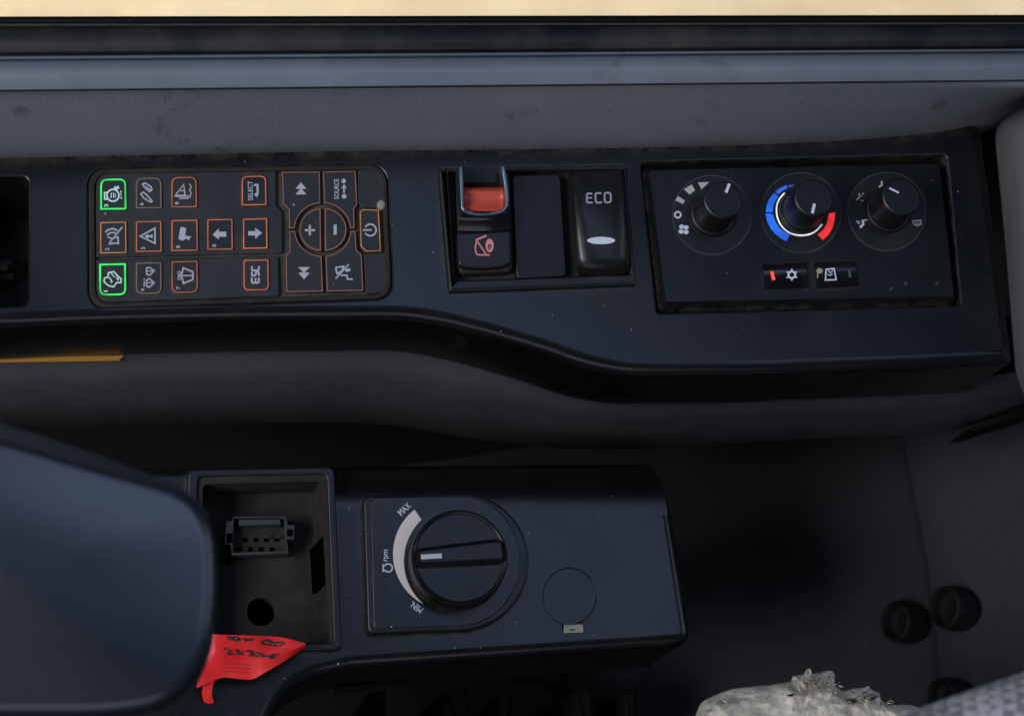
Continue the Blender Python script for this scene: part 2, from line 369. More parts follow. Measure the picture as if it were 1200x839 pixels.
# torn padding
m, nt, b, N, L = nodes('torn_padding')
tc = N('ShaderNodeTexCoord'); nz = N('ShaderNodeTexNoise'); nz.inputs['Scale'].default_value = 55; nz.inputs['Detail'].default_value = 8; nz.inputs['Roughness'].default_value = .7; L(tc.outputs['Object'], nz.inputs['Vector'])
rmp = N('ShaderNodeValToRGB'); e = rmp.color_ramp.elements; e[0].position = .22; e[0].color = (.20, .17, .13, 1); e[1].position = .64; e[1].color = (.82, .73, .58, 1); k = e.new(.38); k.color = (.56, .49, .39, 1); k = e.new(.52); k.color = (.66, .60, .50, 1)
L(nz.outputs['Fac'], rmp.inputs[0]); L(rmp.outputs[0], b.inputs['Base Color']); b.inputs['Roughness'].default_value = 1; b.inputs['Specular IOR Level'].default_value = .05; b.inputs['Subsurface Weight'].default_value = .25; b.inputs['Subsurface Radius'].default_value = (.003, .0025, .002); b.inputs['Subsurface Scale'].default_value = 1
mq = N('ShaderNodeMapping'); mq.inputs['Scale'].default_value = (130, 620, 300); mq.inputs['Rotation'].default_value = (0, 0, .7); L(tc.outputs['Object'], mq.inputs['Vector'])
n2 = N('ShaderNodeTexNoise'); n2.inputs['Scale'].default_value = 1; n2.inputs['Detail'].default_value = 5; n2.inputs['Distortion'].default_value = 1.5; L(mq.outputs[0], n2.inputs['Vector'])
bp = N('ShaderNodeBump'); bp.inputs['Strength'].default_value = .7; bp.inputs['Distance'].default_value = .0008; L(n2.outputs['Fac'], bp.inputs['Height']); L(bp.outputs[0], b.inputs['Normal'])

# ------------------------------------------------------------------ the setting
XS = [-140 + 20*k for k in range(76)]
BACK = smooth([(-150, 189), (0, 187), (200, 183), (400, 179), (600, 177), (750, 175), (870, 172), (980, 167), (1060, 161), (1110, 155), (1147, 147), (1180, 135), (1230, 112), (1300, 90)])
def prof(rows, xs=XS):
    return [[P(x, f(x), z) for f, z in rows] for x in xs]
def lin(a, b): return lambda x: a + (b-a)*x/1200
back = lambda x: lerp(BACK, x)
groove = lin(107, 95)
mb = MB(); mb.add(*grid(prof([(lambda x: back(x)+10, -.022), (lambda x: back(x)+1, -.004), (lambda x: back(x)-10, .010), (lambda x: (back(x)+groove(x))/2, .032), (lambda x: groove(x)+9, .052), (lambda x: groove(x)+1, .058)]), 6))
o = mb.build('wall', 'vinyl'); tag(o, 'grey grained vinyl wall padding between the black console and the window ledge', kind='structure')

t = thing('window_ledge', 'dark ribbed window ledge with blue-grey trim strip and dusty rubber seal', 'window ledge', P(600, 80, .05))
mb = MB(); mb.add(*grid(prof([(lambda x: groove(x)+2, .050), (lambda x: groove(x)-1.0, .0590), (lambda x: groove(x)-3.0, .0605), (lin(95, 84), .0628), (lin(87, 77), .0640), (lin(79, 69), .0634), (lin(73, 63.5), .0612), (lin(71, 61.5), .059)]), 5)); mb.build('trim_strip', 'trim_grey', t)
mb = MB(); mb.add(*grid(prof([(lin(72, 62), .058), (lin(69.5, 60), .0635), (lin(67.5, 58.5), .0640), (lin(66.5, 57.5), .0630), (lin(65.5, 56.8), .0600)]), 3)); mb.build('bead', 'trim_grey', t)
mb = MB(); mb.add(*grid(prof([(lin(67, 58.2), .058), (lin(63, 54.5), .0640), (lin(60, 52), .0655), (lin(48, 44), .0670), (lin(36, 33), .0660), (lin(32, 29.5), .063), (lin(30, 28), .058)]), 5)); mb.build('rubber_seal', 'seal_rubber', t)
mb = MB(); mb.add(*grid(prof([(lin(33, 31), .056), (lin(31, 29), .0605), (lin(29.5, 27.6), .0610), (lin(28, 26.4), .058)]), 3)); mb.build('dust_ridge', 'dust_line', t)
mb = MB(); mb.add(*grid(prof([(lin(31, 28), .054), (lin(26, 23.5), .0595), (lin(21.5, 19.5), .0595), (lin(20.0, 18.0), .056), (lin(20.0, 18.0), -.05)]), 4)); mb.build('edge_lip', 'deep_black', t)

mb = MB(); a = [P(-250, 130, -.30), P(1450, 130, -.30), P(1500, -700, -.30), P(-300, -700, -.30)]
mb.add(a, [(0, 1, 2, 3)]); o = mb.build('outside_deck', 'outside_paint'); tag(o, 'sunlit pale yellow painted machine deck outside the window', kind='structure')

# padded wall under the console
BOT = smooth([(-150, 424), (0, 420), (145, 416.5), (260, 410), (380, 406), (445, 406), (510, 416), (575, 433), (640, 453.5), (683, 465), (727, 471), (770, 471), (900, 468), (1068, 463), (1146, 457), (1200, 447), (1300, 425)])
EDGE = smooth([(-150, 500), (0, 500), (130, 499), (250, 496), (380, 495), (467, 498), (553, 513), (640, 523), (709, 525.5), (800, 522), (900, 516), (1055, 509), (1130, 500), (1200, 476), (1300, 440)])
bot = lambda x: lerp(BOT, x); edge = lambda x: lerp(EDGE, x)
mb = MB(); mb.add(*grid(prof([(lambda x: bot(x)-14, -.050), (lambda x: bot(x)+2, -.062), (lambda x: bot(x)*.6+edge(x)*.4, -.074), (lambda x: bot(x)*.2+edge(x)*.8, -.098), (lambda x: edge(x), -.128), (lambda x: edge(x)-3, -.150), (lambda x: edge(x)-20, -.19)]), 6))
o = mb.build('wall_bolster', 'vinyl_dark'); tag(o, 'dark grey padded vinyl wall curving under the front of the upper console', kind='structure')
# right-hand pillar padding
PE = cr([(1230, 108), (1205, 121), (1184, 134), (1170, 148), (1167, 165), (1170, 200), (1179, 300), (1185, 380), (1189, 425), (1197, 455), (1216, 488), (1260, 520)], 5)
mb = MB(); cols = []
for p in PE:
    x, y = p
    cols.append([P(x, y, -.05), P(x, y, -.012), P(x+3, y-1, .000), P(x+14, y-3, .016), P(x+40, y-4, .030), P(x+150, y-4, .060)])
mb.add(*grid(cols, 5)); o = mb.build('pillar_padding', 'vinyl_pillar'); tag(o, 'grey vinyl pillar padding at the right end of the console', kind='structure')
# cavity behind and below
y0 = P(600, 500, -.16).y
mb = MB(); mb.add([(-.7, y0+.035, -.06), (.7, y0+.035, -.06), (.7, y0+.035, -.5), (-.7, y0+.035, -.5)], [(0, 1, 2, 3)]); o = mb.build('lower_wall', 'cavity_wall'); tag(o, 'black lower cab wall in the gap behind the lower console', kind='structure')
mb = MB(); mb.add([(-1, -1, -.46), (1, -1, -.46), (1, .4, -.46), (-1, .4, -.46)], [(0, 1, 2, 3)]); o = mb.build('floor', 'deep_shade'); tag(o, 'cab floor deep below the lower console, shade put into its dark colour', kind='structure')

# side panels, lower right: two steep sheets that meet at a raised seam
SEAM = [(1040, 470), (1055, 510), (1066, 560), (1078, 620), (1088, 680), (1095, 740), (1100, 800), (1103, 870)]
SEAM = [tuple(p) for p in cr(SEAM, 4)]
zs = -.20; SL = math.tan(R(57))
def onA(px, py, sx):      # height falls to the left of the seam
    return P(px, py, zs - (sx-px)*.00044*0.85)
def onB(px, py, sx): return P(px, py, zs + .001 + (px-sx)*.00044*0.85)
mb = MB(); cols = []
for x, y in SEAM: cols.append([onA(x+3, y, x+3)-Vector((0, 0, .012)), onA(x+1, y, x), onA(x-1.5, y, x), onA(x-10, y, x)-Vector((0, 0, .001)), onA(x-90, y, x), onA(x-190, y, x), onA(x-300, y, x), onA(x-420, y, x), onA(x-(760 if y < 640 else 425), y, x)])
v, f = grid(cols, 3); mb.add(v, [q[::-1] for q in f]); o = mb.build('side_panel', 'side_panel_shaded'); tag(o, 'moulded side panel left of the seam in the lower right corner, shade put into its colour', kind='structure')
mb = MB(); cols = []
for x, y in SEAM: cols.append([onB(x+1, y, x)-Vector((0, 0, .010)), onB(x+3, y, x)-Vector((0, 0, .003)), onB(x+7, y, x), onB(x+60, y, x), onB(x+120, y, x), onB(x+260, y, x)])
mb.add(*grid(cols, 3)); o = mb.build('side_panel', 'side_panel'); tag(o, 'grey grained side panel right of the seam in the lower right corner', kind='structure')
# dark slot where the bolster meets the side panel, shade drawn as black strip
mb = MB()
mb.fill([(1134, 503), (1143, 504), (1215, 481), (1215, 471)], -.105); mb.fill([(1134, 503), (1143, 504), (1215, 481), (1215, 471)], -.107)
a = [tuple(P(x, y, -.105)) for x, y in ((1134, 503), (1143, 504.5), (1230, 477), (1230, 465))]; bq = [(x, y, z-.03) for x, y, z in a]
mb = MB(); mb.loft([bq, a]); o = mb.build('gap_shade', 'deep_shade'); tag(o, 'black strip standing for the shaded slot under the console at the right', 'painted shade')

# ------------------------------------------------------------------ upper console
ZC0 = 0.0; ZCB = -.058
LIP = smooth([(-150, 380), (0, 376), (100, 372), (200, 369.5), (300, 368), (400, 367.5), (467, 367.5), (510, 372.5), (553, 382), (588, 391.5), (640, 407), (683, 422), (727, 431), (770, 433), (900, 432), (950, 429.5), (1068, 425.5), (1150, 421.5)], 4)
outer = [(-150, 150)] + [(1120, 130), (1146, 150)] + [(1150, 170), (1184, 412)] + [(x, y) for x, y in rp([(1184, 412, 0), (1185.5, 419, 5), (1150, 421.5, 0)], 4)][2:-1] + LIP[::-1]
def lifted(pts, z): return XY(pts, z)
outer_w = XY(outer, ZC0)
# the lip highlight lies on the start of the rounding: push the wall outwards by the fillet
FIL = .006
KEY_OUT = rp([(103, 198, 22), (453, 192.5, 24), (460, 350, 22), (104, 362, 24)], 7)
CLI_OUT = rp([(751, 191, 4), (1109, 182, 4), (1125, 357.5, 4), (770, 367, 4)], 3)
BOX_OUT = rp([(-90, 208, 6), (33, 207, 9), (33, 358, 10), (-90, 362, 6)], 6)
SWI_OUT = rp([(520, 199, 3), (733, 195, 3), (741, 333, 3), (529, 340, 3)], 3)
console = thing('upper_console', 'long black moulded plastic console below the window, holding keypad, switches and climate controls', 'console', P(600, 300, 0))
mb = MB(); mb.plate(off(ccw(clean(outer_w)), -FIL*.35), [(XY(KEY_OUT, 0), -.010), (XY(CLI_OUT, 0), -.014), (XY(BOX_OUT, 0), -.07), (XY(SWI_OUT, 0), -.012)], ZC0, ZCB, FIL, 6, .0011)
mb.build('shell', 'console_plastic', console, 40)
mb = MB(); mb.solid(XY(off_px := BOX_OUT, 0), -.066, -.070); mb.build('storage_floor', 'deep_black', console)
# small clutter in the open storage box at the left
clip = thing('cable_clip', 'small dark connector lying in the open storage box at the left edge', 'connector', P(5, 312, -.06))
mb = MB(); 
for x0, x1, yy, hh in ((-30, 14, 306, .012), (-30, 10, 313, .016), (-22, 16, 319, .010)):
    mb.solid(XY(rp([(x0, yy-4, 1.5), (x1, yy-4, 1.5), (x1, yy+4, 1.5), (x0, yy+4, 1.5)], 2), -.05), -.066+hh, -.066, .001, 2)
mb.build('body', 'connector_grey', clip)
mb = MB(); mb.solid(XY(circ(-2, 352, 5, 16), -.055), -.056, -.066, .0015); mb.build('stud', 'connector_grey', clip)
mb = MB(); mb.solid(XY(rp([(-140, 419.5), (146, 416.2), (139.5, 422.5), (-140, 426.5)], 1), -.0600), -.0600, -.0612, .0004, 2)
o = mb.build('yellow_strip', 'yellow_paint'); tag(o, 'thin yellow painted strip under the front edge of the upper console at the left', 'metal strip')

# ------------------------------------------------------------------ keypad
kp = thing('keypad', 'black rubber keypad with white symbols and green and orange lit key outlines', 'keypad', P(280, 275, 0))
mb = MB(); inner = rp([(111, 204, 19), (447, 198.5, 20), (454, 344, 18), (112, 355.5, 19)], 7)
mb.plate(off(ccw(clean(XY(KEY_OUT, 0))), .0003), [(XY(inner, 0), -.006)], .0006, -.010, .0007, 4); mb.build('gasket', 'grimy', kp)
mb = MB(); mb.solid(off(ccw(clean(XY(KEY_OUT, 0))), .0006), -.0022, -.010); mb.build('backing', 'grimy_light', kp)
ZKP = -.0004
def pad(pts, z=ZKP, name='pad', fil=.0005, mat='keypad_rubber'):
    b = MB(); b.solid(XY(pts, z), z, -.006, fil, 3); return b.build(name, mat, kp)
pad(rp([*[(x, y, r) for (x, y), r in zip(ZA([(98, 104), (1030, 92), (1032, 270), (1064, 300), (1064, 515), (98, 536)]), (16, 2, 3, 4, 3, 2))]], 6), name='upper_pad')
pad(rp([*[(x, y, r) for (x, y), r in zip(ZA([(95, 549), (1042, 531), (1048, 735), (100, 770)]), (2, 2, 3, 16))]], 6), name='lower_pad')
KH = ZKP + .0008
def key(pts, light, wd=1.3, sym=None, symmat='key_print', digit=None, label=None, z=KH, mat='keypad_rubber'):
    w_ = XY(pts, z); b = MB(); b.solid(w_, z, -.004, .00018, 3); k = b.build('key', mat, kp)
    if light:
        b = MB(); b.ring(off(ccw(clean(w_)), .00030), wd*.0004, z+.00008); b.build('lit_outline', light, k, flat=True)
    b = MB()
    if sym: sym(b, z+.0001)
    if digit: b.text(digit[0], *ZA([digit[1]])[0], 92, 4.6, z+.0001, length=3.4 if digit[0] != '1' else 1.6, bold=.02)
    if b.v: b.build('symbol', symmat, k, flat=True)
    if label: k['label'] = label
    return k
def S(zn, sc_, *items):
    """symbol from strokes ('s', pts, width[, closed]) and fills ('f', pts) in enlarged pixels"""
    def go(b, z):
        for it in items:
            if it[0] == 'f': b.fill(zn(it[1]), z)
            else: b.stroke(zn(it[1]), it[2]/sc_, z, len(it) > 3 and it[3])
    return go
A = 4.415
def rect(x0, y0, x1, y1, rt, rb, zn, sl=0): 
    rt = max(rt, 1.8); rb = max(rb, 1.8); a = zn([(x0, y0+3), (x1, y0), (x1+2, y1-2), (x0, y1)])
    return rp([(a[0][0], a[0][1], rt), (a[1][0], a[1][1], rt), (a[2][0], a[2][1], rb), (a[3][0], a[3][1], rb)], 6)
key(rect(118, 127, 258, 295, 9, 1, ZA), 'green_light', 1.9, S(ZA, A, ('s', circ(187, 217, 31, 20), 8, True), ('s', [(160, 203), (144, 203), (144, 236), (160, 236)], 8), ('f', [(188, 186), (196, 168), (204, 175), (213, 165), (221, 180), (208, 188)]), ('s', [(228, 193), (228, 203)], 6), ('s', [(228, 208), (228, 216)], 6), ('s', [(228, 222), (232, 236)], 5), ('s', [(180, 203), (176, 231)], 5), ('s', [(191, 203), (191, 231)], 5), ('s', [(200, 208), (199, 228)], 4)), 'symbol_green', ('3', (152, 270)), 'key with engine symbol lit green')
key(rect(303, 122, 440, 288, 9, 1, ZA), 'amber_faint', 1.2, S(ZA, A, ('s', [(340, 160), (352, 153), (384, 172), (389, 188), (377, 198), (354, 180)], 7, True), ('s', [(358, 172), (382, 190)], 6), ('s', [(331, 210), (345, 201), (362, 215), (390, 247), (382, 253), (346, 230)], 7, True)), digit=('6', (335, 262)))
key(rect(487, 118, 622, 283, 9, 1, ZA), 'orange_light', 1.0, S(ZA, A, ('s', [(510, 218), (553, 160), (560, 217)], 7, True), ('s', [(508, 222), (580, 220)], 7), ('s', [(530, 233), (580, 231)], 6), ('s', [(584, 158), (592, 174), (584, 190), (592, 206), (584, 230)], 5), ('s', [(535, 195), (560, 192)], 5)), digit=('9', (519, 258)))
key(rect(118, 350, 258, 520, 1, 1, ZA), 'amber_light', 1.1, S(ZA, A, ('s', [(148, 408), (160, 396), (185, 389), (212, 398)], 9), ('s', [(156, 424), (172, 411), (192, 409), (205, 415)], 8), ('s', [(160, 432), (183, 440), (213, 432), (215, 466), (196, 463), (166, 469)], 8), ('s', [(166, 466), (236, 380)], 7)), digit=('2', (157, 495)))
key(rect(303, 346, 440, 513, 1, 1, ZA), 'orange_light', 1.1, S(ZA, A, ('s', [(328, 428), (404, 387), (405, 465)], 8, True), ('f', [(350, 428), (366, 417), (376, 424), (392, 418), (392, 440), (376, 432), (366, 440)])), digit=('5', (342, 490)))
key(rect(487, 340, 627, 508, 1, 1, ZA), 'orange_light', 1.1, S(ZA, A, ('f', [(526, 442), (536, 383), (548, 380), (566, 388), (561, 425), (594, 430), (586, 437), (580, 450), (566, 440), (545, 452)])), digit=('8', (524, 483)))
key(rect(672, 336, 808, 502, 1, 1, ZA), 'orange_light', 1.1, S(ZA, A, ('f', [(703, 420), (735, 387), (735, 405), (773, 405), (773, 431), (735, 431), (735, 446)])), digit=('0', (711, 477)), mat='satin_black')
key(rect(113, 565, 257, 738, 1, 9, ZA), 'green_light', 1.9, S(ZA, A, ('s', [(165, 616), (193, 612), (208, 630), (230, 650), (228, 668), (206, 668), (190, 690), (162, 682), (141, 664), (143, 645), (160, 640)], 7, True), ('s', [(168, 640), (182, 662), (176, 668)], 6), ('s', [(205, 640), (216, 656)], 7), ('s', [(178, 620), (196, 640)], 5)), 'symbol_green', ('1', (150, 712)), 'key with machine symbol lit green')
key(rect(303, 560, 440, 730, 1, 9, ZA), 'amber_faint', 1.2, S(ZA, A, ('s', [(361, 592), (376, 589), (400, 607), (376, 630), (362, 625)], 7, True), ('s', [(356, 610), (406, 606)], 5), ('s', [(361, 655), (376, 647), (400, 669), (376, 692), (362, 688)], 7, True), ('s', [(346, 670), (406, 668)], 5), ('s', [(348, 648), (348, 656)], 6), ('s', [(348, 660), (348, 667)], 6), ('s', [(348, 674), (348, 690)], 6)), digit=('4', (340, 706)))
key(rect(488, 553, 627, 724, 1, 9, ZA), 'orange_light', .9, S(ZA, A, ('s', [(550, 592), (600, 612), (600, 652), (552, 672), (542, 632)], 8, True), ('s', [(524, 632), (607, 631)], 6), ('s', circ(530, 619, 8, 10), 4, True), ('s', circ(530, 645, 8, 10), 4, True)), digit=('7', (525, 695)))
def word(txt, zn, c, cap, ln, *extra):
    def go(b, z):
        x, y = zn([c])[0]; b.text(txt, x, y, 91, cap/A, z, length=ln/A, bold=.014)
        if extra: S(zn, A, *extra)(b, z)
    return go
key(rect(55, 112, 188, 273, 8, 1, ZB), 'orange_light', 1.4, word('SELECT', ZB, (103, 193), 25, 100, ('s', [(122, 163), (140, 163), (141, 214)], 11), ('f', [(122, 213), (140, 196), (141, 229)])), label='key printed SELECT', mat='satin_black')
key(rect(62, 332, 193, 497, 1, 1, ZB), 'orange_light', 1.4, S(ZB, A, ('f', [(92, 402), (128, 402), (128, 384), (164, 411), (128, 441), (128, 424), (92, 424)])), mat='satin_black')
key(rect(65, 545, 200, 712, 3, 7, ZB), 'orange_light', 1.2, S(ZB, A, ('s', [(147, 641), (147, 664), (142, 669), (115, 669), (111, 664), (111, 641)], 9), ('s', [(130, 668), (130, 643)], 8), ('s', [(111, 612), (111, 629), (116, 632), (126, 631), (131, 626), (132, 616), (138, 611), (145, 614), (147, 620), (147, 633)], 9), ('s', [(111, 583), (111, 600), (116, 605), (142, 605), (147, 600), (147, 583)], 9)), label='key printed ESC')
# radio block: six keys round a split disc
cx, cy, ro = 478, 394, 139
def rk(pts, light, wd, sym): return key(pts, light, wd, sym, z=ZKP+.0004)
rk(ZB([(264, 93), (464, 92), (467, 258)] + arc(474, cy, ro, 92, 178, 12, 134) + [(301, 391), (300, 292), (270, 264)]), 'orange_faint', .9, S(ZB, A, ('f', [(365, 150), (393, 183), (337, 183)]), ('f', [(365, 179), (393, 212), (337, 212)])))
rk(ZB([(302, 401)] + arc(476, cy, ro, 182, 268, 12, 134) + [(474, 532), (481, 716), (287, 720), (283, 528), (303, 506)]), 'orange_faint', .9, S(ZB, A, ('f', [(351, 588), (411, 588), (381, 618)]), ('f', [(351, 616), (411, 616), (381, 651)])))
rk(ZB([(476, 92), (650, 88), (658, 264), (642, 290), (645, 389)] + arc(478, cy, ro, 2, 88, 12, 134)), 'orange_faint', .9, word('SOURCE', ZB, (549, 184), 25, 105, ('f', circ(586, 143, 12, 14)), ('f', circ(588, 222, 12, 14)), ('f', [(588, 158), (602, 180), (574, 180)]), ('s', [(588, 178), (588, 204)], 9)))
rk(ZB(arc(480, cy, ro, 272, 358, 12, 134) + [(648, 399), (655, 498), (681, 521), (690, 712), (497, 716), (490, 532)]), 'orange_faint', .9, S(ZB, A, ('s', [(545, 648), (612, 574)], 7), ('s', [(544, 590), (586, 584), (578, 606), (552, 622), (544, 590)], 8), ('s', [(596, 606), (620, 600)], 15), ('s', [(572, 630), (602, 630), (606, 650), (634, 650)], 8)))
rk(ZB([(469, 281)] + arc(469, 394, 114, 94, 266, 20, 112) + [(471, 506)]), 'orange_faint', 1.0, S(ZB, A, ('s', [(385, 397), (438, 397)], 11), ('s', [(411, 370), (411, 423)], 11)))
rk(ZB([(487, 506)] + arc(489, 394, 114, 274, 446, 20, 112) + [(485, 282)]), 'orange_faint', 1.0, S(ZB, A, ('s', [(542, 369), (542, 420)], 16)))
rk(ZB([(666, 302), (684, 286), (770, 290), (782, 508), (700, 511), (671, 482)]), 'amber_light', 1.0, S(ZB, A, ('s', arc(724, 396, 30, 150, -150, 22), 8), ('s', [(685, 396), (730, 396)], 8)))
pad(rp([(x, y, r) for (x, y), r in zip(ZB([(660, 88), (770, 82), (800, 120), (806, 280), (690, 278), (664, 262)]), (1, 6, 6, 2, 2, 2))], 4), name='blank_pad', fil=.0002)
pad(rp([(x, y, r) for (x, y), r in zip(ZB([(690, 520), (800, 517), (812, 690), (790, 718), (700, 722)]), (1, 2, 6, 6, 2))], 4), name='blank_pad', fil=.0002)
mb = MB(); p = ZB([(782, 263)])[0]; mb.solid(XY(circ(p[0], p[1], 5.2, 14, 5.8), .0012), .0014, -.003, .0012, 4); o = mb.build('lint_dot', 'lint', kp)
mb = MB(); p = ZA([(150, 310)])[0]; mb.solid(XY(circ(p[0], p[1], 2.0, 8, 1.0), .0004), .0006, -.001, .0003, 2); mb.build('lint_dot', 'lint', kp)

# ------------------------------------------------------------------ switch frame, lock switch, ECO switch
sf = thing('switch_frame', 'black rectangular switch frame in the middle of the console, grime inside', 'switch frame', P(630, 270, 0))
of = rp([(513, 198, 4), (735, 194, 4), (746, 334, 3), (526, 342, 3)], 4); inf = rp([(525, 200, 3), (731, 196.5, 3), (739, 322, 3), (533, 329, 3)], 4)
mb = MB(); mb.plate(XY(of, .003), [(XY(inf, .003), -.006)], .003, -.005, .0016, 4, .0008); mb.build('frame', 'satin_black', sf)
mb = MB(); mb.solid(off(ccw(clean(XY(SWI_OUT, 0))), .0004), -.004, -.010); mb.build('frame_floor', 'grimy', sf)
mb = MB(); mb.solid(XY(rp([(600, 205, 7), (657, 204, 7), (664, 324, 7), (605, 327, 7)], 5), .0005), .0005, -.004, .0007, 4); mb.build('blanking_plate', 'knob_black', sf)
# lock switch with a red slider behind a glossy guard
lk = thing('lock_switch', 'glossy black lock switch with red slider and pink padlock symbol', 'switch', P(566, 260, 0))
mb = MB(); mb.solid(XY(rp([(535, 203, 3), (597, 201, 3), (601, 318, 8), (538, 321, 8)], 5), .002), .002, -.004, .001, 3); mb.build('body', 'grimy', lk)
# guard: a U-shaped wall open at the top
zg = .011
gu = [(537, 197), (538.5, 222), (540, 241)] + [(541.5, 246), (546, 250), (556, 252.5), (567, 253), (580, 252), (590, 249), (594.5, 244)] + [(596, 239), (595.5, 222), (591, 197)]
gi = [(541.5, 197), (543, 222), (543.6, 240), (545, 243.5), (549, 246.5), (557, 248.5), (567, 249), (579, 248), (587.5, 245.5), (590, 243), (591, 238), (590.5, 222), (586.5, 197)]
gu = [tuple(p) for p in cr(gu, 3)]; gi = [tuple(p) for p in cr(gi, 3)]
mb = MB(); mb.solid(XY(gu + gi[::-1], zg), zg, .0, .0007, 4); yg = P(566, 250, zg).y; mb.v = [(x, y, z + (max(0, y-yg)*.13 if z > .005 else 0)) for x, y, z in mb.v]; mb.build('guard', 'guard_metal', lk)
# apron sloping down from the guard to the rocker
def quadsheet(rows):
    v = [p for r in rows for p in r]; n = len(rows[0]); f = [(a*n+i, (a+1)*n+i, (a+1)*n+i+1, a*n+i+1) for a in range(len(rows)-1) for i in range(n-1)]
    return v, f
rows = []
for y0_, z_, xa, xb in ((249, zg-.0005, 542, 594), (253, zg-.001, 540, 597), (258, .0085, 538, 598), (264, .0062, 537, 599), (270, .0046, 536.5, 599.5), (272, .002, 536.5, 599.5)):
    rows.append([P(xa + (xb-xa)*k/10, y0_ + 1.2*math.sin(math.pi*k/10) - .02*(xa + (xb-xa)*k/10-566), z_ + .0006*math.sin(math.pi*k/10)) for k in range(11)])
mb = MB(); v, f = quadsheet(rows); mb.add(v, f); mb.build('apron', 'gloss_black', lk)
# curved back plate of the guard
rows = [[P(541 + 48*k/8, y_, z_) for k in range(9)] for y_, z_ in ((196, .0056), (202, .0051), (208, .0046), (214, .0041), (219, .0024))]
mb = MB(); v, f = quadsheet(rows); mb.add(v, f); mb.build('guard_floor', 'gloss_black', lk)
# red slider
zr = .0085; rows = []
for y_, z_ in ((219, .003), (220.5, .0072), (223, .0086), (228, .0074), (233, .0070), (239, .0078), (244, .0086), (247, .0078), (248.5, .003)):
    rows.append([P(x_, y_ + (.8 if abs(k-6) < 5 else 0), z_ - (0.0 if 0 < k < 12 else .003) - (.0009 if 1 < k < 11 and 224 < y_ < 242 else 0)) for k, x_ in enumerate([543.6, 544.2, 546, 550, 555, 561, 567, 573, 579, 584, 587.5, 589.6, 590.2])])
mb = MB(); v, f = quadsheet(rows); mb.add(v, f); mb.build('slider', 'red_slider', lk, 60)
# lower rocker face
zl = .006
mb = MB(); mb.solid(XY(rp([(535.5, 273, 1.5), (597.5, 270.5, 1.5), (599, 308, 3)] + [(590, 312.5, 2), (568, 314.5, 4), (546, 313.5, 2), (537.5, 310, 3)], 4), zl), zl, .0, .0009, 4); rk_ = mb.build('rocker', 'satin_black', lk)
mb = MB(); S(ZS, 5.993, ('s', [(285, 548), (360, 517)], 13), ('s', [(292, 548), (281, 600), (284, 632), (298, 652), (384, 653)], 10), ('s', [(292, 552), (358, 648)], 10))(mb, zl+.0001)
a = ZS([(382, 586)])[0]; mb.add([], []); 
mb.loft([[tuple(P(x, y, zl+.00012)) for x, y in circ(*a, 4.7, 24, 8.0)[::-1]], [tuple(P(x, y, zl+.00012)) for x, y in circ(a[0], a[1]+1.8, 2.2, 24, 3.4)[::-1]]], False, False)
mb.stroke(ZS([(382, 592), (384, 612)]), 1.3, zl+.00012); mb.build('padlock_symbol', 'pink_print', rk_, flat=True)
# ECO rocker: convex cap with bevelled flanks
ec = thing('eco_switch', 'tall black rocker switch printed ECO with a white oval mark', 'switch', P(703, 260, 0))
L0 = [(668, 203), (669, 230), (671, 260), (673, 290), (676, 316)]; R0 = [(731, 200), (733.5, 228), (735.5, 258), (737.5, 288), (738, 312)]
top_rows = []
for k in range(13):
    t_ = k/12; yl = 200.5 + 121*t_; xl = lerp([(0, 667), (.3, 669.5), (.6, 672), (1, 676.5)], t_); xr = lerp([(0, 731), (.3, 734), (.6, 736.5), (1, 737.5)], t_)
    zc = .0085 + .0042*math.sin(math.pi*min(1, max(0, t_*.85+.12))) - (.004 if k in (0, 12) else 0)
    inset = 1.2 if k in (0, 12) else 0
    row = []
    fl = 9 - 1.0*t_
    flr = 4 + 10*t_**1.5; fll = 4 + 6*t_**1.5
    for s_, dz in ((0, -.0085), (.0, -.0032), (.35, -.0014), (1, 0)):
        row.append((xl + inset + fll*s_, yl, zc + dz))
    for s_ in (.25, .5, .75):
        x_ = (xl+fll) + ((xr-flr) - (xl+fll))*s_; row.append((x_, yl - 1.3*s_ + .6*math.sin(math.pi*s_), zc + .0006*math.sin(math.pi*s_)))
    for s_, dz in ((1, 0), (.35, -.0014), (0, -.0032), (0, -.0085)):
        row.append((xr - inset - flr*s_, yl - 2.0, zc + dz))
    top_rows.append([P(*q) for q in row])
first = [Vector((q.x, q.y, -.002)) for q in top_rows[0]]; last = [Vector((q.x, q.y, -.002)) for q in top_rows[-1]]
mb = MB(); v, f = quadsheet([first] + top_rows + [last]); mb.add(v, f); cap = mb.build('rocker', 'satin_black', ec, 50)
def eco_z(y): 
    t_ = (y-200.5)/121; return .0085 + .0042*math.sin(math.pi*min(1, max(0, t_*.85+.12))) + .0008
mb = MB(); S(ZC, 4.615, ('s', [(896, 217), (872, 217), (866, 224), (866, 258), (872, 266), (898, 266)], 9), ('s', [(867, 241), (894, 240)], 8), ('s', [(944, 215), (918, 215), (912, 222), (914, 258), (920, 266), (948, 265)], 9), ('s', [(962, 220), (968, 213), (988, 213), (995, 220), (996, 256), (990, 264), (970, 265), (963, 258)], 9, True))(mb, eco_z(232)+.0003); mb.build('lettering', 'eco_print', cap, flat=True)
mb = MB(); mb.fill(circ(704.4, 282, 16.4, 32, 4.3), eco_z(282)+.0002); mb.build('oval_mark', 'white_print', cap, flat=True)

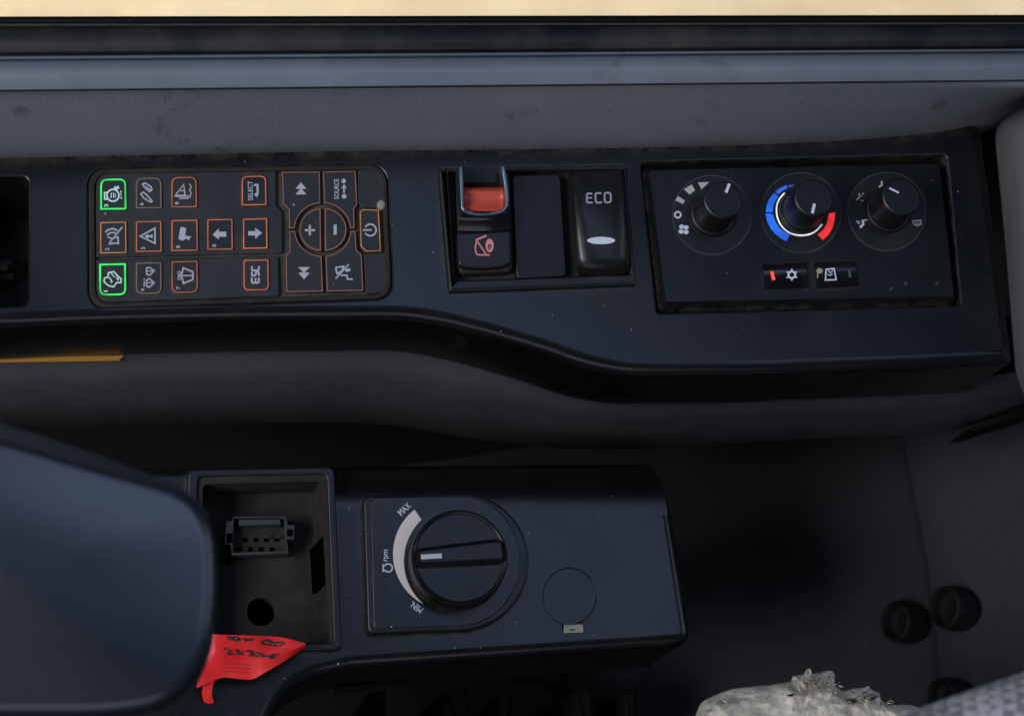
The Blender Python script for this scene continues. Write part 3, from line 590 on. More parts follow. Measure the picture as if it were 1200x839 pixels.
# ------------------------------------------------------------------ climate panel
cp = thing('climate_panel', 'black climate control panel with three round knobs and two push buttons', 'control panel', P(940, 275, 0))
ZP = .003
fp = rp([(757, 197, 7), (1103, 189, 7), (1121, 350, 7), (778, 357, 7)], 4)
mb = MB(); p = ccw(clean(XY(fp, ZP)))
rings = [[(x, y, -.012) for x, y in off(p, -.0022)], [(x, y, -.0030) for x, y in off(p, -.0022)], [(x, y, -.0022) for x, y in off(p, -.0018)], [(x, y, ZP-.0003) for x, y in off(p, .0011)], [(x, y, ZP) for x, y in off(p, .0014)]]
mb.loft(rings, True, True); mb.build('faceplate', 'console_lower', cp)
mb = MB(); mb.solid(off(ccw(clean(XY(CLI_OUT, 0))), .0003), -.010, -.0135); mb.build('gap_floor', 'grimy', cp)
def body_of_rev(b, c, prof_, n=40, flute=0, fl_d=0):
    rings = []
    for r, z in prof_:
        rings.append([(c.x + (r - (fl_d if flute and k % 2 else 0))*math.cos(2*math.pi*k/n), c.y + (r - (fl_d if flute and k % 2 else 0))*math.sin(2*math.pi*k/n), z) for k in range(n)])
    return b.loft(rings, False, True)
KN = [((834, 252.5), 46.3), ((938, 250), 47), ((1039, 248.5), 46)]
PX = .000405
knobs = []
for i, (c, r) in enumerate(KN):
    cw = P(*c, ZP)
    b = MB(); o_ = circ(*c, r, 64); b.plate(XY(o_, ZP), [(XY(circ(*c, 28.5, 48), ZP), ZP-.002)], ZP+.0004, ZP-.001, .0003, 3); dial = b.build('dial_ring', 'satin_black', cp)
    b = MB(); b.ring(XY(circ(*c, r+.2, 64), ZP), .00028, ZP+.00052); b.build('rim_line', 'print_faint', dial, flat=True)
    b = MB(); b.solid(XY(circ(*c, 28.6, 40), ZP), ZP-.0012, ZP-.003); b.build('well', 'deep_black', dial)
    h = .0225
    b = MB(); body_of_rev(b, cw, [(27.6*PX, ZP-.001), (27.6*PX, ZP+.0018), (26.8*PX, ZP+.0026), (24.6*PX, ZP+.0030), (24.2*PX, ZP+.004), (23.6*PX, ZP+h-.0016), (23.2*PX, ZP+h-.0007), (22.2*PX, ZP+h-.0002), (21*PX, ZP+h)], 56)
    knobs.append(b.build('knob', 'knob_black', cp))
zk = ZP + .0225 + .00012
def bar(p_, q_, wd, z, knob, mat='white_print'):
    b = MB(); b.stroke([p_, q_], wd, z); b.build('pointer', mat, knob, flat=True)
bar(*Z1([(628, 130), (593, 218)]), 3.3, zk, knobs[0]); bar(*Z2([(431, 225), (416, 290)]), 3.4, zk, knobs[1]); bar(*Z3([(292, 143), (354, 174)]), 2.2, zk, knobs[2])
zd = ZP + .00055
mb = MB(); S(Z1, 8.39, ('f', [(122, 252), (190, 295), (172, 330), (95, 294)]), ('f', [(180, 185), (256, 138), (290, 195), (236, 238)]), ('f', [(318, 118), (430, 114), (352, 186)]))(mb, zd); mb.build('speed_marks', 'print_grey', cp, flat=True)
mb = MB(); S(Z1, 8.39, ('s', circ(120, 435, 29, 20), 16, True), *[('f', circ(x, y, 25, 12, 22)) for x, y in ((158, 553), (202, 560), (152, 600), (202, 605))])(mb, zd); mb.build('fan_symbol', 'white_print', cp, flat=True)
mb = MB(); S(Z2, 5.786, ('f', [(100, 292), (148, 292), (155, 320), (170, 355), (195, 390), (228, 415), (266, 432), (240, 480), (205, 462), (165, 430), (132, 390), (110, 345)]), ('f', [(101, 283), (106, 240), (120, 200), (155, 152), (186, 172), (166, 205), (152, 245), (148, 283)]), ('f', [(162, 146), (195, 120), (240, 100), (250, 118), (215, 138), (188, 162)]))(mb, zd); mb.build('cold_scale', 'blue_light', cp, flat=True)
mb = MB(); S(Z2, 5.786, ('f', [(250, 100), (296, 97), (275, 110), (256, 112)]))(mb, zd); mb.build('cool_scale', 'violet_light', cp, flat=True)
mb = MB(); S(Z2, 5.786, ('f', [(530, 292), (570, 283), (567, 340), (552, 392), (525, 436), (488, 470), (450, 435), (492, 400), (515, 360)]))(mb, zd); mb.build('warm_scale', 'red_light', cp, flat=True)
mb = MB(); pts = cr([(228, 152), (190, 198), (174, 250), (178, 312), (205, 372), (255, 418), (320, 439), (390, 434), (440, 410), (484, 364)], 4); mb.stroke(Z2([tuple(p) for p in pts]), 1.6, zd+.0001); mb.build('light_ring', 'white_light', cp, flat=True)
mb = MB(); S(Z3, 5.593, ('s', [(241, 97), (243, 124), (222, 138)], 11), ('s', [(94, 178), (97, 204), (76, 222)], 9), ('s', [(112, 181), (126, 178)], 6), ('s', [(106, 226), (122, 225)], 6), ('s', [(104, 196), (116, 192)], 5))(mb, zd); mb.build('airflow_symbol', 'print_grey', cp, flat=True)
mb = MB(); S(Z3, 5.593, ('s', [(116, 352), (122, 380), (100, 402)], 15), ('s', [(74, 363), (96, 362)], 7), ('s', [(122, 354), (147, 352)], 7), ('s', [(84, 376), (100, 374)], 6))(mb, zd); mb.build('airflow_symbol', 'white_print', cp, flat=True)
mb = MB(); S(Z3, 5.593, ('s', [(444, 358), (498, 354), (500, 380), (475, 390), (452, 380)], 7, True), ('s', [(462, 368), (488, 368), (484, 377), (465, 377)], 3, True))(mb, zd); mb.build('windscreen_symbol', 'print_grey', cp, flat=True)
def button(c4, name, label):
    pit = MB(); pp = ccw(clean(XY(rp([(x, y, 1.2) for x, y in c4], 3), ZP))); pit.ring(off(pp, -.0005), .0006, ZP+.0001); 
    rows = []
    (x0, y0_), (x1, y1_), (x2, y2_), (x3, y3_) = c4
    prof_b = [(0, -.001), (0, .0012), (.06, .0017), (.3, .0013), (.5, .0010), (.7, .0012), (.94, .0017), (1, .0012), (1, -.001)]
    for s_, dz in prof_b:
        l = (x0+(x3-x0)*s_, y0_+(y3_-y0_)*s_); r_ = (x1+(x2-x1)*s_, y1_+(y2_-y1_)*s_)
        rr = [P(l[0]+(r_[0]-l[0])*u, l[1]+(r_[1]-l[1])*u, ZP + (dz if 0 < u < 1 else -.001)) for u in (0, .001, .25, .5, .75, .999, 1)]
        rows.append(rr)
    b = MB(); v, f = quadsheet(rows); b.add(v, f); o_ = b.build(name, 'gloss_black', cp, 40); o_['label'] = label
    g = pit.build('button_gap', 'deep_black', o_, flat=True); return o_
b1 = button([(893.5, 310), (944.5, 308), (947, 337), (897, 339)], 'push_button', 'push button with snowflake symbol and lit red lamp')
b2 = button([(954, 308), (1001.5, 306), (1006, 335), (957.5, 337.5)], 'push_button', 'push button with air recirculation symbol')
zb_ = ZP + .0021
mb = MB(); mb.fill(ZBT([(114, 215), (150, 213), (174, 304), (138, 310)]), zb_); mb.build('lamp', 'led_red', b1, flat=True)
mb = MB(); mb.stroke(ZBT(circ(350, 250, 36, 24)), 2.4, zb_, True)
for k in range(6):
    a = R(90+60*k); q = [(350+32*math.cos(a), 250-32*math.sin(a)), (350+72*math.cos(a), 250-72*math.sin(a))]; mb.fill(ZBT([(q[0][0]-20*math.sin(a), q[0][1]-20*math.cos(a)), q[1], (q[0][0]+20*math.sin(a), q[0][1]+20*math.cos(a))]), zb_+.00005)
mb.build('snowflake', 'white_print', b1, flat=True)
mb = MB(); mb.stroke(ZBT([(720, 192), (806, 182), (830, 303), (714, 308)]), 1.6, zb_, True); mb.stroke(ZBT([(742, 200), (768, 232), (796, 196)]), 1.0, zb_+.00005); mb.stroke(ZBT([(738, 246), (764, 258), (792, 240)]), 1.0, zb_+.00005); mb.build('recirculation_symbol', 'white_print', b2, flat=True)
mb = MB(); mb.fill(ZBT(circ(650, 207, 34, 14, 30)), zb_); mb.stroke(ZBT([(630, 225), (628, 285)]), 1.4, zb_+.00005); mb.build('worn_mark', 'sticker', b2, flat=True)
mb = MB(); mb.fill(ZBT([(955, 198), (985, 198), (997, 280), (968, 283)]), zb_); mb.build('lamp', 'print_faint', b2, flat=True)
for q in ((400, 770), (606, 768), (305, 803)):
    x, y = Z3([q])[0]; b = MB(); b.solid(XY(circ(x, y, 2.3, 14), ZP), ZP+.0007, ZP-.001, .0004, 3); b.build('rivet', 'connector_grey', cp)

# ------------------------------------------------------------------ lower console
ZL = -.070; ZLB = -.150
lc = thing('lower_console', 'black moulded lower console with open tray, round blanking plug and rounded front edge', 'console', P(560, 660, ZL))
lo = [(-60, 556), (215, 553), (389, 551), (391, 590)] + rp([(420, 590, 0), (779, 586, 6), (784, 612, 0), (805, 748, 12), (440, 773, 30), (380, 777, 0)], 7)[1:-1] + [tuple(p) for p in cr([(404, 776.5), (368, 785), (335, 803), (315, 830), (300, 870), (290, 920)], 4)] + [(-60, 930)]
TRAY_H = rp([(238, 567, 6), (376, 564, 6), (387, 752, 6), (236, 756, 6)], 5)
PLUG = circ(667.5, 698.5, 31.2, 56, 33)
mb = MB(); mb.plate(off(ccw(clean(XY(lo, ZL))), -.0028), [(XY(TRAY_H, ZL), ZL-.026), (XY(PLUG, ZL), ZL-.004), (XY([(659, 731), (684, 730.5), (684.5, 741), (660, 742)], ZL), ZL-.002)], ZL, ZLB, .0055, 6, .0003)
mb.build('shell', 'console_lower', lc, 40)
mb = MB(); mb.solid(off(ccw(clean(XY(PLUG, ZL))), .00012), ZL-.0002, ZL-.004, .0002, 3); mb.build('blanking_plug', 'console_lower', lc)
mb = MB(); mb.solid(off(ccw(clean(XY([(659, 731), (684, 730.5), (684.5, 741), (660, 742)], ZL))), .0002), ZL-.0004, ZL-.002, .0001, 2); st = mb.build('sticker', 'sticker', lc); st['label'] = 'small dirty yellowed sticker below the round plug'
mb = MB(); mb.stroke([(668, 738), (674, 737.5)], 1.5, ZL-.00025); mb.build('stain', 'ink', st, flat=True)
# the back of the shell rolls off
mb = MB(); rowsb = []
for yb, zb_b, xr in ((606, ZL+.00012, 782.5), (594, ZL+.0001, 781), (584, ZL-.0004, 779.5), (574, ZL-.0018, 777), (564, ZL-.0048, 773), (556, ZL-.0092, 768), (549, ZL-.0170, 761), (547, ZL-.0700, 757)):
    rowsb.append([P(390 + (xr-390)*k/20, yb - 3*k/20, zb_b) for k in range(21)])
cols = [[r_[k] for r_ in rowsb] for k in range(21)]
mb.add(*grid(cols, 4)); mb.build('back_roll', 'console_lower', lc, 60)
# tray rim
r_out = rp([(220, 549, 9), (392, 546, 9), (401, 761, 7), (214, 766, 7)], 6); r_in = rp([(231, 558, 8), (383, 555, 8), (391, 753, 6), (228, 757, 6)], 6)
mb = MB(); mb.plate(XY(r_out, ZL+.004), [(XY(r_in, ZL+.004), ZL+.0005)], ZL+.004, ZL-.004, .0013, 4, .0008); mb.build('tray_rim', 'satin_black', lc)
mb = MB(); mb.plate(off(ccw(clean(XY(r_in, ZL+.004))), -.0008), [(XY(TRAY_H, ZL+.002), ZL-.028)], ZL+.0018, ZL-.002, .0004, 3, .0006); mb.build('tray_ledge', 'grimy', lc)
ZF = ZL - .024
mb = MB(); HOLE = circ(306, 716.5, 16.5, 40); mb.plate(off(ccw(clean(XY(TRAY_H, ZL))), -.0004), [(XY(HOLE, ZF), ZF-.012)], ZF, ZF-.003, .0002, 2, .0003); mb.build('tray_floor', 'grimy', lc)
mb = MB(); mb.solid(off(ccw(clean(XY(HOLE, ZF))), -.001), ZF-.012, ZF-.014); mb.build('hole_bottom', 'hole_shade', lc)
# slot in the right tray wall: shade painted as a slab standing proud
def sloped(a4, lift):
    pts_ = [P(x, y, z) for x, y, z in a4]; nn = (pts_[1]-pts_[0]).cross(pts_[3]-pts_[0]).normalized()
    if nn.x > 0: nn = -nn
    f_ = [p_ + nn*lift for p_ in pts_]; k_ = [p_ - nn*.0008 for p_ in pts_]
    b = MB(); b.loft([k_, f_], True, True); return b
sloped([(377.5, 567, ZL), (387.8, 750, ZL), (373, 747, ZF), (363, 582, ZF)], 0).build('tray_side', 'grimy', lc, flat=True)
sloped([(382.5, 625, ZL-.001), (386, 682, ZL-.001), (367.5, 696, ZF+.001), (364.5, 644, ZF+.001)], .0007).build('wall_slot_shade', 'hole_shade', lc, flat=True)
# skirt lip and ribs under the front edge
mb = MB(); cols = []
for k in range(24):
    x = 392 + (765-392)*k/23; y = 812 - 31*k/23 - 3*math.sin(math.pi*k/23); cols.append([P(x, y-6, ZLB+.012), P(x, y-1.5, ZLB+.004), P(x, y+.5, ZLB-.002), P(x, y, ZLB-.012)])
mb.add(*grid(cols, 4)); mb.build('skirt_lip', 'satin_black', lc)
for x, wd in ((450, 10), (545, 16), (606, 6), (700, 12), (756, 8)):
    b = MB(); b.solid(XY(rp([(x-wd, 800, 2), (x+wd, 798, 2), (x+wd, 860, 2), (x-wd, 860, 2)], 2), ZLB-.05), ZLB-.09, ZLB-.25, .002, 2); b.build('support_rib', 'deep_shade', lc)

# plug-in socket on the tray floor
so = thing('connector_socket', 'grey dusty multi-pin connector socket on the floor of the open tray', 'connector', P(305, 630, ZF))
zt = ZF + .012
oc = ZK([(240, 160), (895, 150), (898, 200), (1000, 205), (995, 435), (905, 440), (925, 610), (225, 635), (215, 500), (145, 490), (150, 345), (165, 215), (240, 205)])
cav = ZK([(255, 190), (870, 180), (885, 390), (890, 430), (900, 580), (240, 600), (245, 350)])
mb = MB(); mb.plate(XY(oc, zt), [(XY(cav, zt), ZF+.002)], zt, ZF, .0004, 2, .0003); mb.build('housing', 'connector_grey', so)
mb = MB(); mb.solid(off(ccw(clean(XY(cav, zt))), -.0002), ZF+.005, ZF+.001); ins = mb.build('insert', 'grimy', so)
mb = MB(); mb.solid(XY(ZK([(315, 195), (825, 185), (830, 255), (318, 265)]), zt+.001), zt+.001, ZF, .0004, 2); mb.build('latch', 'connector_grey', so)
for k in range(4):
    for yy, x0, st_ in ((445, 390, 128), (560, 318, 133)):
        x = x0 + st_*k; b = MB(); b.solid(XY(ZK([(x-26, yy-24), (x+26, yy-25), (x+26, yy+24), (x-26, yy+25)]), ZF+.0055), ZF+.0057, ZF+.004); b.build('pin_cavity', 'hole_shade', ins)
for x in (668, 795):
    b = MB(); b.solid(XY(ZK(circ(x, 408, 38, 12, 12)), ZF+.0075), ZF+.0078, ZF+.004, .0003, 2); b.build('contact', 'connector_grey', ins)
for c4 in ([(160, 365), (235, 362), (235, 485), (162, 488)], [(912, 212), (990, 212), (990, 262), (912, 264)], [(905, 320), (975, 318), (975, 400), (905, 405)], [(150, 505), (212, 505), (212, 690), (150, 690)]):
    b = MB(); b.solid(XY(ZK(c4), zt), zt+.0002, ZF); b.build('side_notch', 'hole_shade', so)

# ------------------------------------------------------------------ throttle dial
td = thing('throttle_dial', 'black engine speed dial with MAX and MIN marks and large round knob', 'dial', P(520, 660, ZL))
ZH = ZL + .0075
def dshape(x0, y0, x1, y1, ccx, ccy, rx, ry, r):
    full = rp([(x0, y0, r), (ccx, ccy-ry, 0), (ccx, ccy+ry, 0), (x1, y1, r)], 6)
    a_, b_ = full[:7], full[9:]
    return a_ + arc(ccx, ccy, rx, 90, -88, 30, ry) + b_
ho = dshape(425.5, 580.5, 431, 742, 541, 658, 79, 80, 9)
hi = dshape(434, 582.5, 438, 737, 541, 657, 68, 76, 7)
mb = MB(); mb.solid(XY(ho, ZH-.001), ZH-.001, ZL-.012, .0012, 4); mb.build('housing', 'satin_black', td)
mb = MB(); mb.solid(XY(hi, ZH), ZH, ZH-.002, .0005, 3); face = mb.build('faceplate', 'console_lower', td)
zt_ = ZH + .0001
o1 = arc3((318, 155), (212, 370), (362, 619), 26); i1 = arc3((352, 205), (266, 390), (362, 619), 26)
b = MB(); oo = [tuple(P(*p, zt_)) for p in ZR(o1)]; ii = [tuple(P(*p, zt_)) for p in ZR(i1)]
b.loft([ii, oo], False, False, closed=False); b.build('speed_scale', 'scale_print', face, flat=True)
b = MB(); x, y = ZR([(268, 152)])[0]; b.text('MAX', x, y, 43, 7.8, zt_, length=16.5, bold=.01); b.build('maximum_lettering', 'white_print', face, flat=True)
b = MB(); x, y = ZR([(326, 634)])[0]; b.text('MIN.', x, y, 144, 7.6, zt_, length=15.5, bold=.01); b.build('minimum_lettering', 'white_print', face, flat=True)
b = MB(); x, y = ZR([(181, 380)])[0]; b.text('rpm', x, y, 87, 6.6, zt_, length=13.5, bold=.01); b.build('lettering', 'white_print', face, flat=True)
b = MB(); b.stroke(ZR(arc(189, 441, 20, 150, -150, 20)), 1.7, zt_); b.stroke(ZR([(172, 431), (164, 427), (164, 457), (172, 452)]), 1.7, zt_); b.build('engine_symbol', 'white_print', face, flat=True)
kc = P(534.5, 659, ZH); q = .000435
b = MB(); body_of_rev(b, kc, [(54.5*q, ZH-.001), (54.5*q, ZH+.003), (53.6*q, ZH+.0035), (53.2*q, ZH+.0120), (53.6*q, ZH+.0130), (53.2*q, ZH+.0142), (51.5*q, ZH+.0150), (49.5*q, ZH+.0147), (48*q, ZH+.0138)], 72); kn = b.build('knob', 'satin_black', td, 50)
zg_ = ZH + .0185
b = MB(); gp = ZR([(345, 357), (742, 308), (752, 398), (350, 418)])
b.solid(XY(rp([(gp[0][0], gp[0][1], 3), (gp[1][0], gp[1][1], 4), (gp[2][0], gp[2][1], 4), (gp[3][0], gp[3][1], 3)], 4), zg_), 0, 0, profile=None) if False else None
p = ccw(clean(XY(rp([(gp[0][0], gp[0][1], 3), (gp[1][0], gp[1][1], 4), (gp[2][0], gp[2][1], 4), (gp[3][0], gp[3][1], 3)], 4), zg_)))
b.loft([[(x, y, ZH+.0135) for x, y in off(p, -.0022)], [(x, y, ZH+.0142) for x, y in off(p, -.0018)], [(x, y, zg_-.0009) for x, y in off(p, -.0003)], [(x, y, zg_-.0002) for x, y in p], [(x, y, zg_) for x, y in off(p, .0006)]], False, True)
gr = b.build('grip', 'satin_black', kn)
b = MB(); b.fill(ZR([(349, 376), (452, 370), (453, 394), (351, 399)]), zg_+.00012); b.build('pointer', 'white_print', kn, flat=True)

# ------------------------------------------------------------------ red tag
rt = thing('red_tag', 'red plastic tag with black handwriting hanging at the tray beside the armrest', 'tag', P(295, 770, ZL+.01))
topE = cr([(240, 742), (262, 743.5), (300, 744.5), (330, 746.5), (358, 753.5)], 5)
botE = cr([(230, 806), (246, 799), (262, 793.5), (280, 795), (296, 795.5), (310, 788), (334, 774), (357, 759)], 3)
n = len(topE); botE = [botE[int(k*(len(botE)-1)/(n-1))] for k in range(n)]
def tagz(s_, t_): return ZL + .012 + .0035*math.sin(3.0*s_+.5) - .004*t_ + .0016*math.sin(7*s_+2*t_) + .0004*math.sin(17*s_-6*t_) + .0003*math.sin(13*t_+9*s_)
rows = []
for j in range(9):
    t_ = j/8; rows.append([P(topE[k][0]*(1-t_)+botE[k][0]*t_, topE[k][1]*(1-t_)+botE[k][1]*t_, tagz(k/(n-1), t_)) for k in range(n)])
def thick(rows, th):
    v, f = quadsheet(rows); N_ = len(v); m_ = len(rows[0]); k_ = len(rows)
    v2 = v + [p_ - Vector((0, 0, th)) for p_ in v]; f2 = list(f) + [tuple(i+N_ for i in q_[::-1]) for q_ in f]
    bd = [i for i in range(m_)] + [r_*m_+m_-1 for r_ in range(1, k_)] + [(k_-1)*m_+i for i in range(m_-2, -1, -1)] + [r_*m_ for r_ in range(k_-2, 0, -1)]
    for a_, b_ in zip(bd, bd[1:]+bd[:1]): f2.append((b_, a_, a_+N_, b_+N_))
    return v2, f2
mb = MB(); mb.add(*thick(rows, .0005)); sheet = mb.build('sheet', 'red_tag', rt)
rows = [[P(x0 + dx, y, ZL + .010 - .002*j) for dx in (0, 4, 8, 11.5)] for j, (x0, y) in enumerate(((240, 797), (238, 803), (236.5, 811), (237.5, 818), (239.5, 824)))]
rows[-1][0].y += .0006; rows[-1][3].y += .0008
mb = MB(); mb.add(*thick(rows, .0006)); mb.build('tail', 'red_tag', rt)
def tagpoint(px, py):
    # invert the sheet: nearest grid height
    best = min(((px-(topE[k][0]*(1-t_)+botE[k][0]*t_))**2 + (py-(topE[k][1]*(1-t_)+botE[k][1]*t_))**2, k/(n-1), t_) for k in range(n) for t_ in [u_/20 for u_ in range(17)])
    return tagz(best[1], best[2]) + .0004
def inkline(b, pts, wd):
    p_ = cr(pts, 4) if len(pts) > 2 else [Vector(pts[0]).lerp(Vector(pts[1]), k/4) for k in range(5)]; L_ = []; R_ = []
    for i, q_ in enumerate(p_):
        e_ = (p_[min(len(p_)-1, i+1)]-p_[max(0, i-1)]).normalized(); n_ = Vector((-e_.y, e_.x)); a_ = q_+n_*wd/2; c_ = q_-n_*wd/2
        z_ = tagpoint(*q_); L_.append(P(a_.x, a_.y, z_)); R_.append(P(c_.x, c_.y, z_))
    v_, f_ = quadsheet([L_, R_]); b.add(v_, f_)
mb = MB()
for pts, wd in (([(345, 112), (372, 92), (400, 110), (372, 125)], 14), ([(405, 100), (440, 95), (470, 118), (440, 132), (410, 118)], 16), ([(480, 120), (520, 112), (555, 128), (520, 138)], 12), ([(545, 122), (600, 118), (570, 132)], 12),
                ([(690, 160), (735, 128), (800, 140), (770, 150)], 16), ([(700, 165), (760, 170), (790, 182)], 12), ([(800, 160), (850, 150), (915, 152), (880, 178), (800, 180)], 14),
                ([(318, 215), (350, 208)], 16), ([(375, 222), (365, 262), (420, 268)], 16), ([(430, 225), (470, 232), (450, 250), (495, 262), (455, 270)], 15), ([(515, 235), (500, 275)], 12), ([(540, 235), (600, 240), (570, 285)], 16), ([(620, 250), (600, 295)], 13), ([(640, 250), (690, 262), (660, 285), (625, 280)], 14), ([(720, 262), (700, 290), (760, 280)], 13), ([(865, 270), (800, 275), (770, 300), (830, 290), (790, 312)], 14)):
    inkline(mb, ZT(pts), wd*1.25/8.571)
mb.build('handwriting', 'ink', sheet, flat=True)
mb = MB()
for yy in (360, 400, 440): 
    x_, y_ = ZT([(430, yy)])[0]; inkline(mb, ZT([(300, yy), (450, yy+5), (590, yy+14)]), .7)
mb.build('faint_print', plastic('dark_red', (.30, .015, .02), .5, 500, 0), sheet, flat=True)

# ------------------------------------------------------------------ side thumb knobs
def thumb(face_c, base_c, rad, label, zf):
    ax = None
    x, y = base_c
    sx = lerp([(b_, a_) for a_, b_ in SEAM], y)
    pb = onB(x, y, sx) if x > sx else onA(x, y, sx)
    # axis: normal of the steep panel, leaning left and up
    pr = onB(x+20, y, sx) if x > sx else onA(x+20, y, sx); pd = onB(x, y+20, sx) if x > sx else onA(x, y+20, sx)
    nrm = (pr-pb).cross(pb-pd).normalized()
    if nrm.z < 0: nrm = -nrm
    vd = (CAM-pb).normalized()
    # lean the axis to the left so that face and rim show
    nrm = (nrm + Vector((-.75, 0, 0))).normalized()
    u = nrm.cross(Vector((0, 1, 0))).normalized(); v_ = nrm.cross(u)
    t_ = thing('thumb_knob', label, 'knob', pb, 'ribbed thumb knobs on the side panel')
    NN = 96; rr = rad*.00046
    prof_ = [(.90, -.006), (.92, .0005), (1.0, .001), (.99, .0125), (.94, .0142), (.84, .0145), (.80, .0135), (.76, .0085), (.30, .0080), (.26, .0092), (.10, .0094)]
    rings = []
    for i, (r_, h_) in enumerate(prof_):
        rings.append([])
        for k in range(NN):
            a_ = 2*math.pi*k/NN; fl_ = 1 - (.055 if (k % 4) in (2, 3) and 2 <= i <= 3 else 0)
            rings[-1].append(pb + (u*math.cos(a_) + v_*math.sin(a_))*rr*r_*fl_ + nrm*h_)
    b = MB(); b.loft(rings[:5], False, False); b.build('knurled_rim', 'knurl_rubber', t_, 25)
    b = MB(); b.loft(rings[4:], False, True); b.build('hollow_face', 'knurl_rubber', t_)
    return t_
thumb(None, (1070, 730), 26, 'dark ribbed thumb knob just left of the panel seam', -.2)
thumb(None, (1128, 714), 27, 'dark ribbed thumb knob just right of the panel seam', -.2)
thumb(None, (1124, 818), 24, 'dark thumb knob half hidden behind the seat cloth', -.2)

# ------------------------------------------------------------------ torn padding, seat, armrest
def noise(x, y, seed=0):
    return mnoise.fractal(Vector((x*1.1, y*1.1, seed*3.7)), .9, 2.0, 5)*.9
tp = thing('torn_padding', 'ragged off-white torn padding at the bottom edge beside the seat', 'torn padding', P(930, 839, -.08))
TOPL = [(806, 862), (812, 846), (816, 836), (820, 826), (826, 820), (836, 815), (848, 810), (862, 806), (880, 804), (900, 802), (914, 800), (926, 798), (932, 796), (929, 792), (936, 790.5), (942, 789), (946, 783), (950, 789), (958, 788), (968, 786), (976, 786.5), (978, 793), (974, 796), (980, 804), (988, 809), (1000, 806), (1012, 805), (1017, 803.5), (1022, 808), (1031, 812), (1030, 817), (1036, 822), (1044, 826), (1058, 825), (1075, 828), (1090, 840)]
TOPL = [tuple(p) for p in cr(TOPL, 4)]
TSM = [(800, 850), (825, 822), (870, 806), (930, 799), (980, 800), (1030, 815), (1095, 832)]
rows = []
zt0 = -.06
for j in range(40):
    s_ = j/39; row = []
    for k, (x, y) in enumerate(TOPL):
        ys = lerp(TSM, x); y2 = y + (ys-y)*min(1, s_*5); yy = y2 + (120 - (y2-800)*.5)*s_**1.25; bump = .014*math.sin(math.pi*.5*min(1, s_*3.2)) ; nn = noise(x*.035, yy*.06, 1.3)*.006*min(1, .25 + s_*4) + noise(x*.09, yy*.13, 4.0)*.0012
        row.append(P(x + noise(yy*.2, x*.05, 2)*1.5*s_, yy, zt0 + bump + nn))
    rows.append(row)
under = [[Vector((p_.x, p_.y - .002, p_.z - .004)) for p_ in rows[0]], [Vector((p_.x, p_.y - .02, p_.z - .03)) for p_ in rows[0]]][::-1]
mb = MB(); v, f = quadsheet(under + rows); mb.add(v, f); mb.build('crumpled_sheet', 'torn_padding', tp, 60)
def flap(pts, wd, z, curl):
    p_ = cr(pts, 4); m_ = len(p_); L_ = []; R_ = []; 
    for i, q_ in enumerate(p_):
        e_ = (p_[min(m_-1, i+1)] - p_[max(0, i-1)]).normalized(); nn = Vector((-e_.y, e_.x)); w_ = wd*(1-.75*i/(m_-1))*(1+.3*math.sin(i*2.1))
        L_.append(P(*(q_+nn*w_), z+curl*i/(m_-1))); R_.append(P(*(q_-nn*w_), z+curl*i/(m_-1)+.001*math.sin(i)))
    mid = [(a_+b_)/2+Vector((0, 0, .0015)) for a_, b_ in zip(L_, R_)]
    b = MB(); b.add(*thick([L_, mid, R_], .0006)); b.build('torn_flap', 'torn_padding', tp, 60)
flap([(947, 800), (948, 793), (950, 788), (948, 783)], 3.0, zt0+.006, .003)
flap([(953, 803), (962, 796), (970, 791), (977, 790)], 4.0, zt0+.007, .001)
flap([(944, 804), (938, 798), (933, 795), (929, 793)], 3.5, zt0+.006, .001)
flap([(1002, 817), (1009, 811), (1015, 808), (1018, 804)], 3.0, zt0+.006, .002)
flap([(1018, 820), (1024, 815), (1029, 815), (1031, 818)], 2.6, zt0+.006, .001)
b = MB(); rnd = random.Random(5)
for k in range(170):
    if rnd.random() < .55: x = rnd.gauss(956, 13); y = 801 + abs(rnd.gauss(0, 9)) - 8
    elif rnd.random() < .6: x = rnd.gauss(1014, 11); y = 815 + rnd.gauss(0, 4)
    else: x = rnd.uniform(822, 1060); y = lerp(TSM, x) + rnd.uniform(0, 14)
    y = max(y, lerp(TSM, x) + (-9 if 936 < x < 974 else 2))
    a_ = rnd.uniform(0, 2*math.pi); ln = rnd.uniform(2.5, 8); pts_ = [(x, y)]
    for q_ in range(3):
        a_ += rnd.uniform(-.6, .6); pts_.append((pts_[-1][0]+ln/3*math.cos(a_), pts_[-1][1]+ln/3*math.sin(a_)*.8))
    p_ = cr(pts_, 2); w0 = rnd.uniform(.35, 1.3); L_ = []; R_ = []
    for i, q_ in enumerate(p_):
        e_ = (p_[min(len(p_)-1, i+1)]-p_[max(0, i-1)]).normalized(); n_ = Vector((-e_.y, e_.x)); w_ = w0*(1-.8*i/(len(p_)-1))
        zz = zt0 + .0125 + .004*i/(len(p_)-1) + .001*math.sin(i+k); L_.append(P(*(q_+n_*w_), zz)); R_.append(P(*(q_-n_*w_), zz+.0006))
    b.add(*thick([L_, R_], .0003))
o = b.build('torn_fibre', 'torn_padding', tp, 60); o['kind'] = 'stuff'
for c in ([(994, 819), (1000, 818), (1004, 822), (999, 824)], [(1014, 815), (1020, 813), (1027, 815), (1025, 819), (1020, 817)], [(922, 814), (930, 812), (928, 816)]):
    b = MB(); b.solid(XY(c, zt0+.014), zt0+.0148, zt0, .0002, 2); b.build('dark_tear', 'grimy', tp)

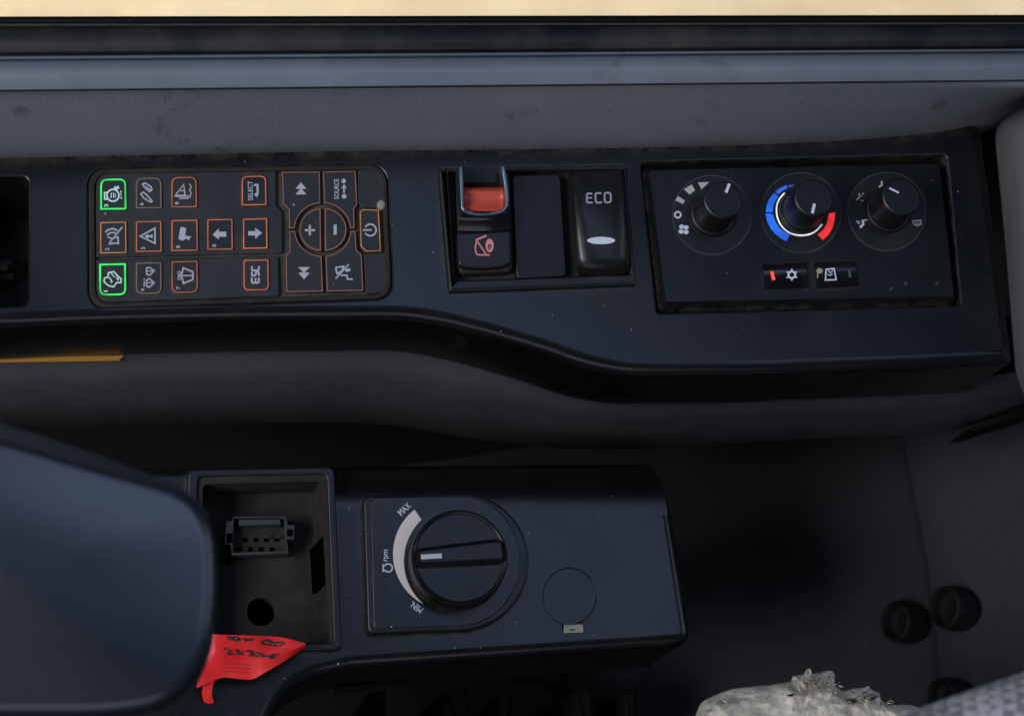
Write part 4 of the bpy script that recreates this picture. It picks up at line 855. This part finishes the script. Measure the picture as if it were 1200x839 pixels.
se = thing('seat_edge', 'grey woven seat cloth blurred in the bottom right corner', 'seat', P(1180, 839, .1))
zse = .20
cols = []
for k in range(24):
    x = 1010 + 260*k/23; y = 846 - (x-1040)*.345 - 4*math.sin((x-1010)/260*math.pi); dx, dy = .32, .95
    cols.append([P(x-dx*4, y-dy*4+16, zse-.06), P(x, y+4, zse-.02), P(x, y, zse-.008), P(x+dx*14, y+dy*16, zse+.004), P(x+dx*45, y+dy*50, zse+.010), P(x+dx*150, y+dy*150, zse+.004)])
mb = MB(); v, f = grid(cols, 5); mb.add(v, [q_[::-1] for q_ in f]); mb.build('cushion_cover', 'seat_cloth', se)

ar = thing('armrest', 'smooth dark blue-black armrest pad out of focus at the lower left', 'armrest', P(80, 690, .15))
za = .21
ao = [tuple(p) for p in cr([(-150, 474), (-60, 497), (20, 517), (100, 540), (165, 558), (208, 571), (236, 592), (251, 622), (255, 660), (254, 705), (248, 748), (228, 792), (190, 822), (130, 834), (40, 836), (-150, 836)], 6)]
base = ccw(clean(XY(ao, za)))
cxw = sum(p_[0] for p_ in base)/len(base); cyw = sum(p_[1] for p_ in base)/len(base)
cen = P(20, 690, za)
def ins(p_, d): return off(p_, d)
FA = .0055
rings = [[(x, y, za-.045) for x, y in off(base, .003)], [(x, y, za-.020) for x, y in off(base, .0005)], [(x, y, za-FA) for x, y in base]]
for k in range(1, 7):
    a_ = math.pi/2*k/6; rings.append([(x, y, za-FA+FA*math.sin(a_)) for x, y in off(base, FA*(1-math.cos(a_)))])
b0 = off(base, FA)
for s_, dz in ((.93, .0006), (.82, .0015), (.68, .0026), (.5, .0037), (.32, .0045), (.15, .0049), (.04, .005)):
    rings.append([(cen.x+(x-cen.x)*s_, cen.y+(y-cen.y)*s_, za+dz) for x, y in b0])
rings = [[(x, y, z + (y-cen.y)*.065) for x, y, z in r_] for r_ in rings]
mb = MB(); mb.loft(rings, True, True); mb.build('pad', 'armrest_skin', ar, 70)
sh = [tuple(p) for p in cr([(-150, 452), (-60, 474), (20, 496), (100, 523), (165, 547), (215, 569), (245, 600), (255, 660), (254, 705), (248, 748), (228, 792), (190, 820), (130, 830), (40, 832), (-150, 832)], 5)]
mb = MB(); mb.solid(XY(sh, za-.022), za-.022, za-.06, .008, 5); mb.build('shell', 'armrest_shell', ar)
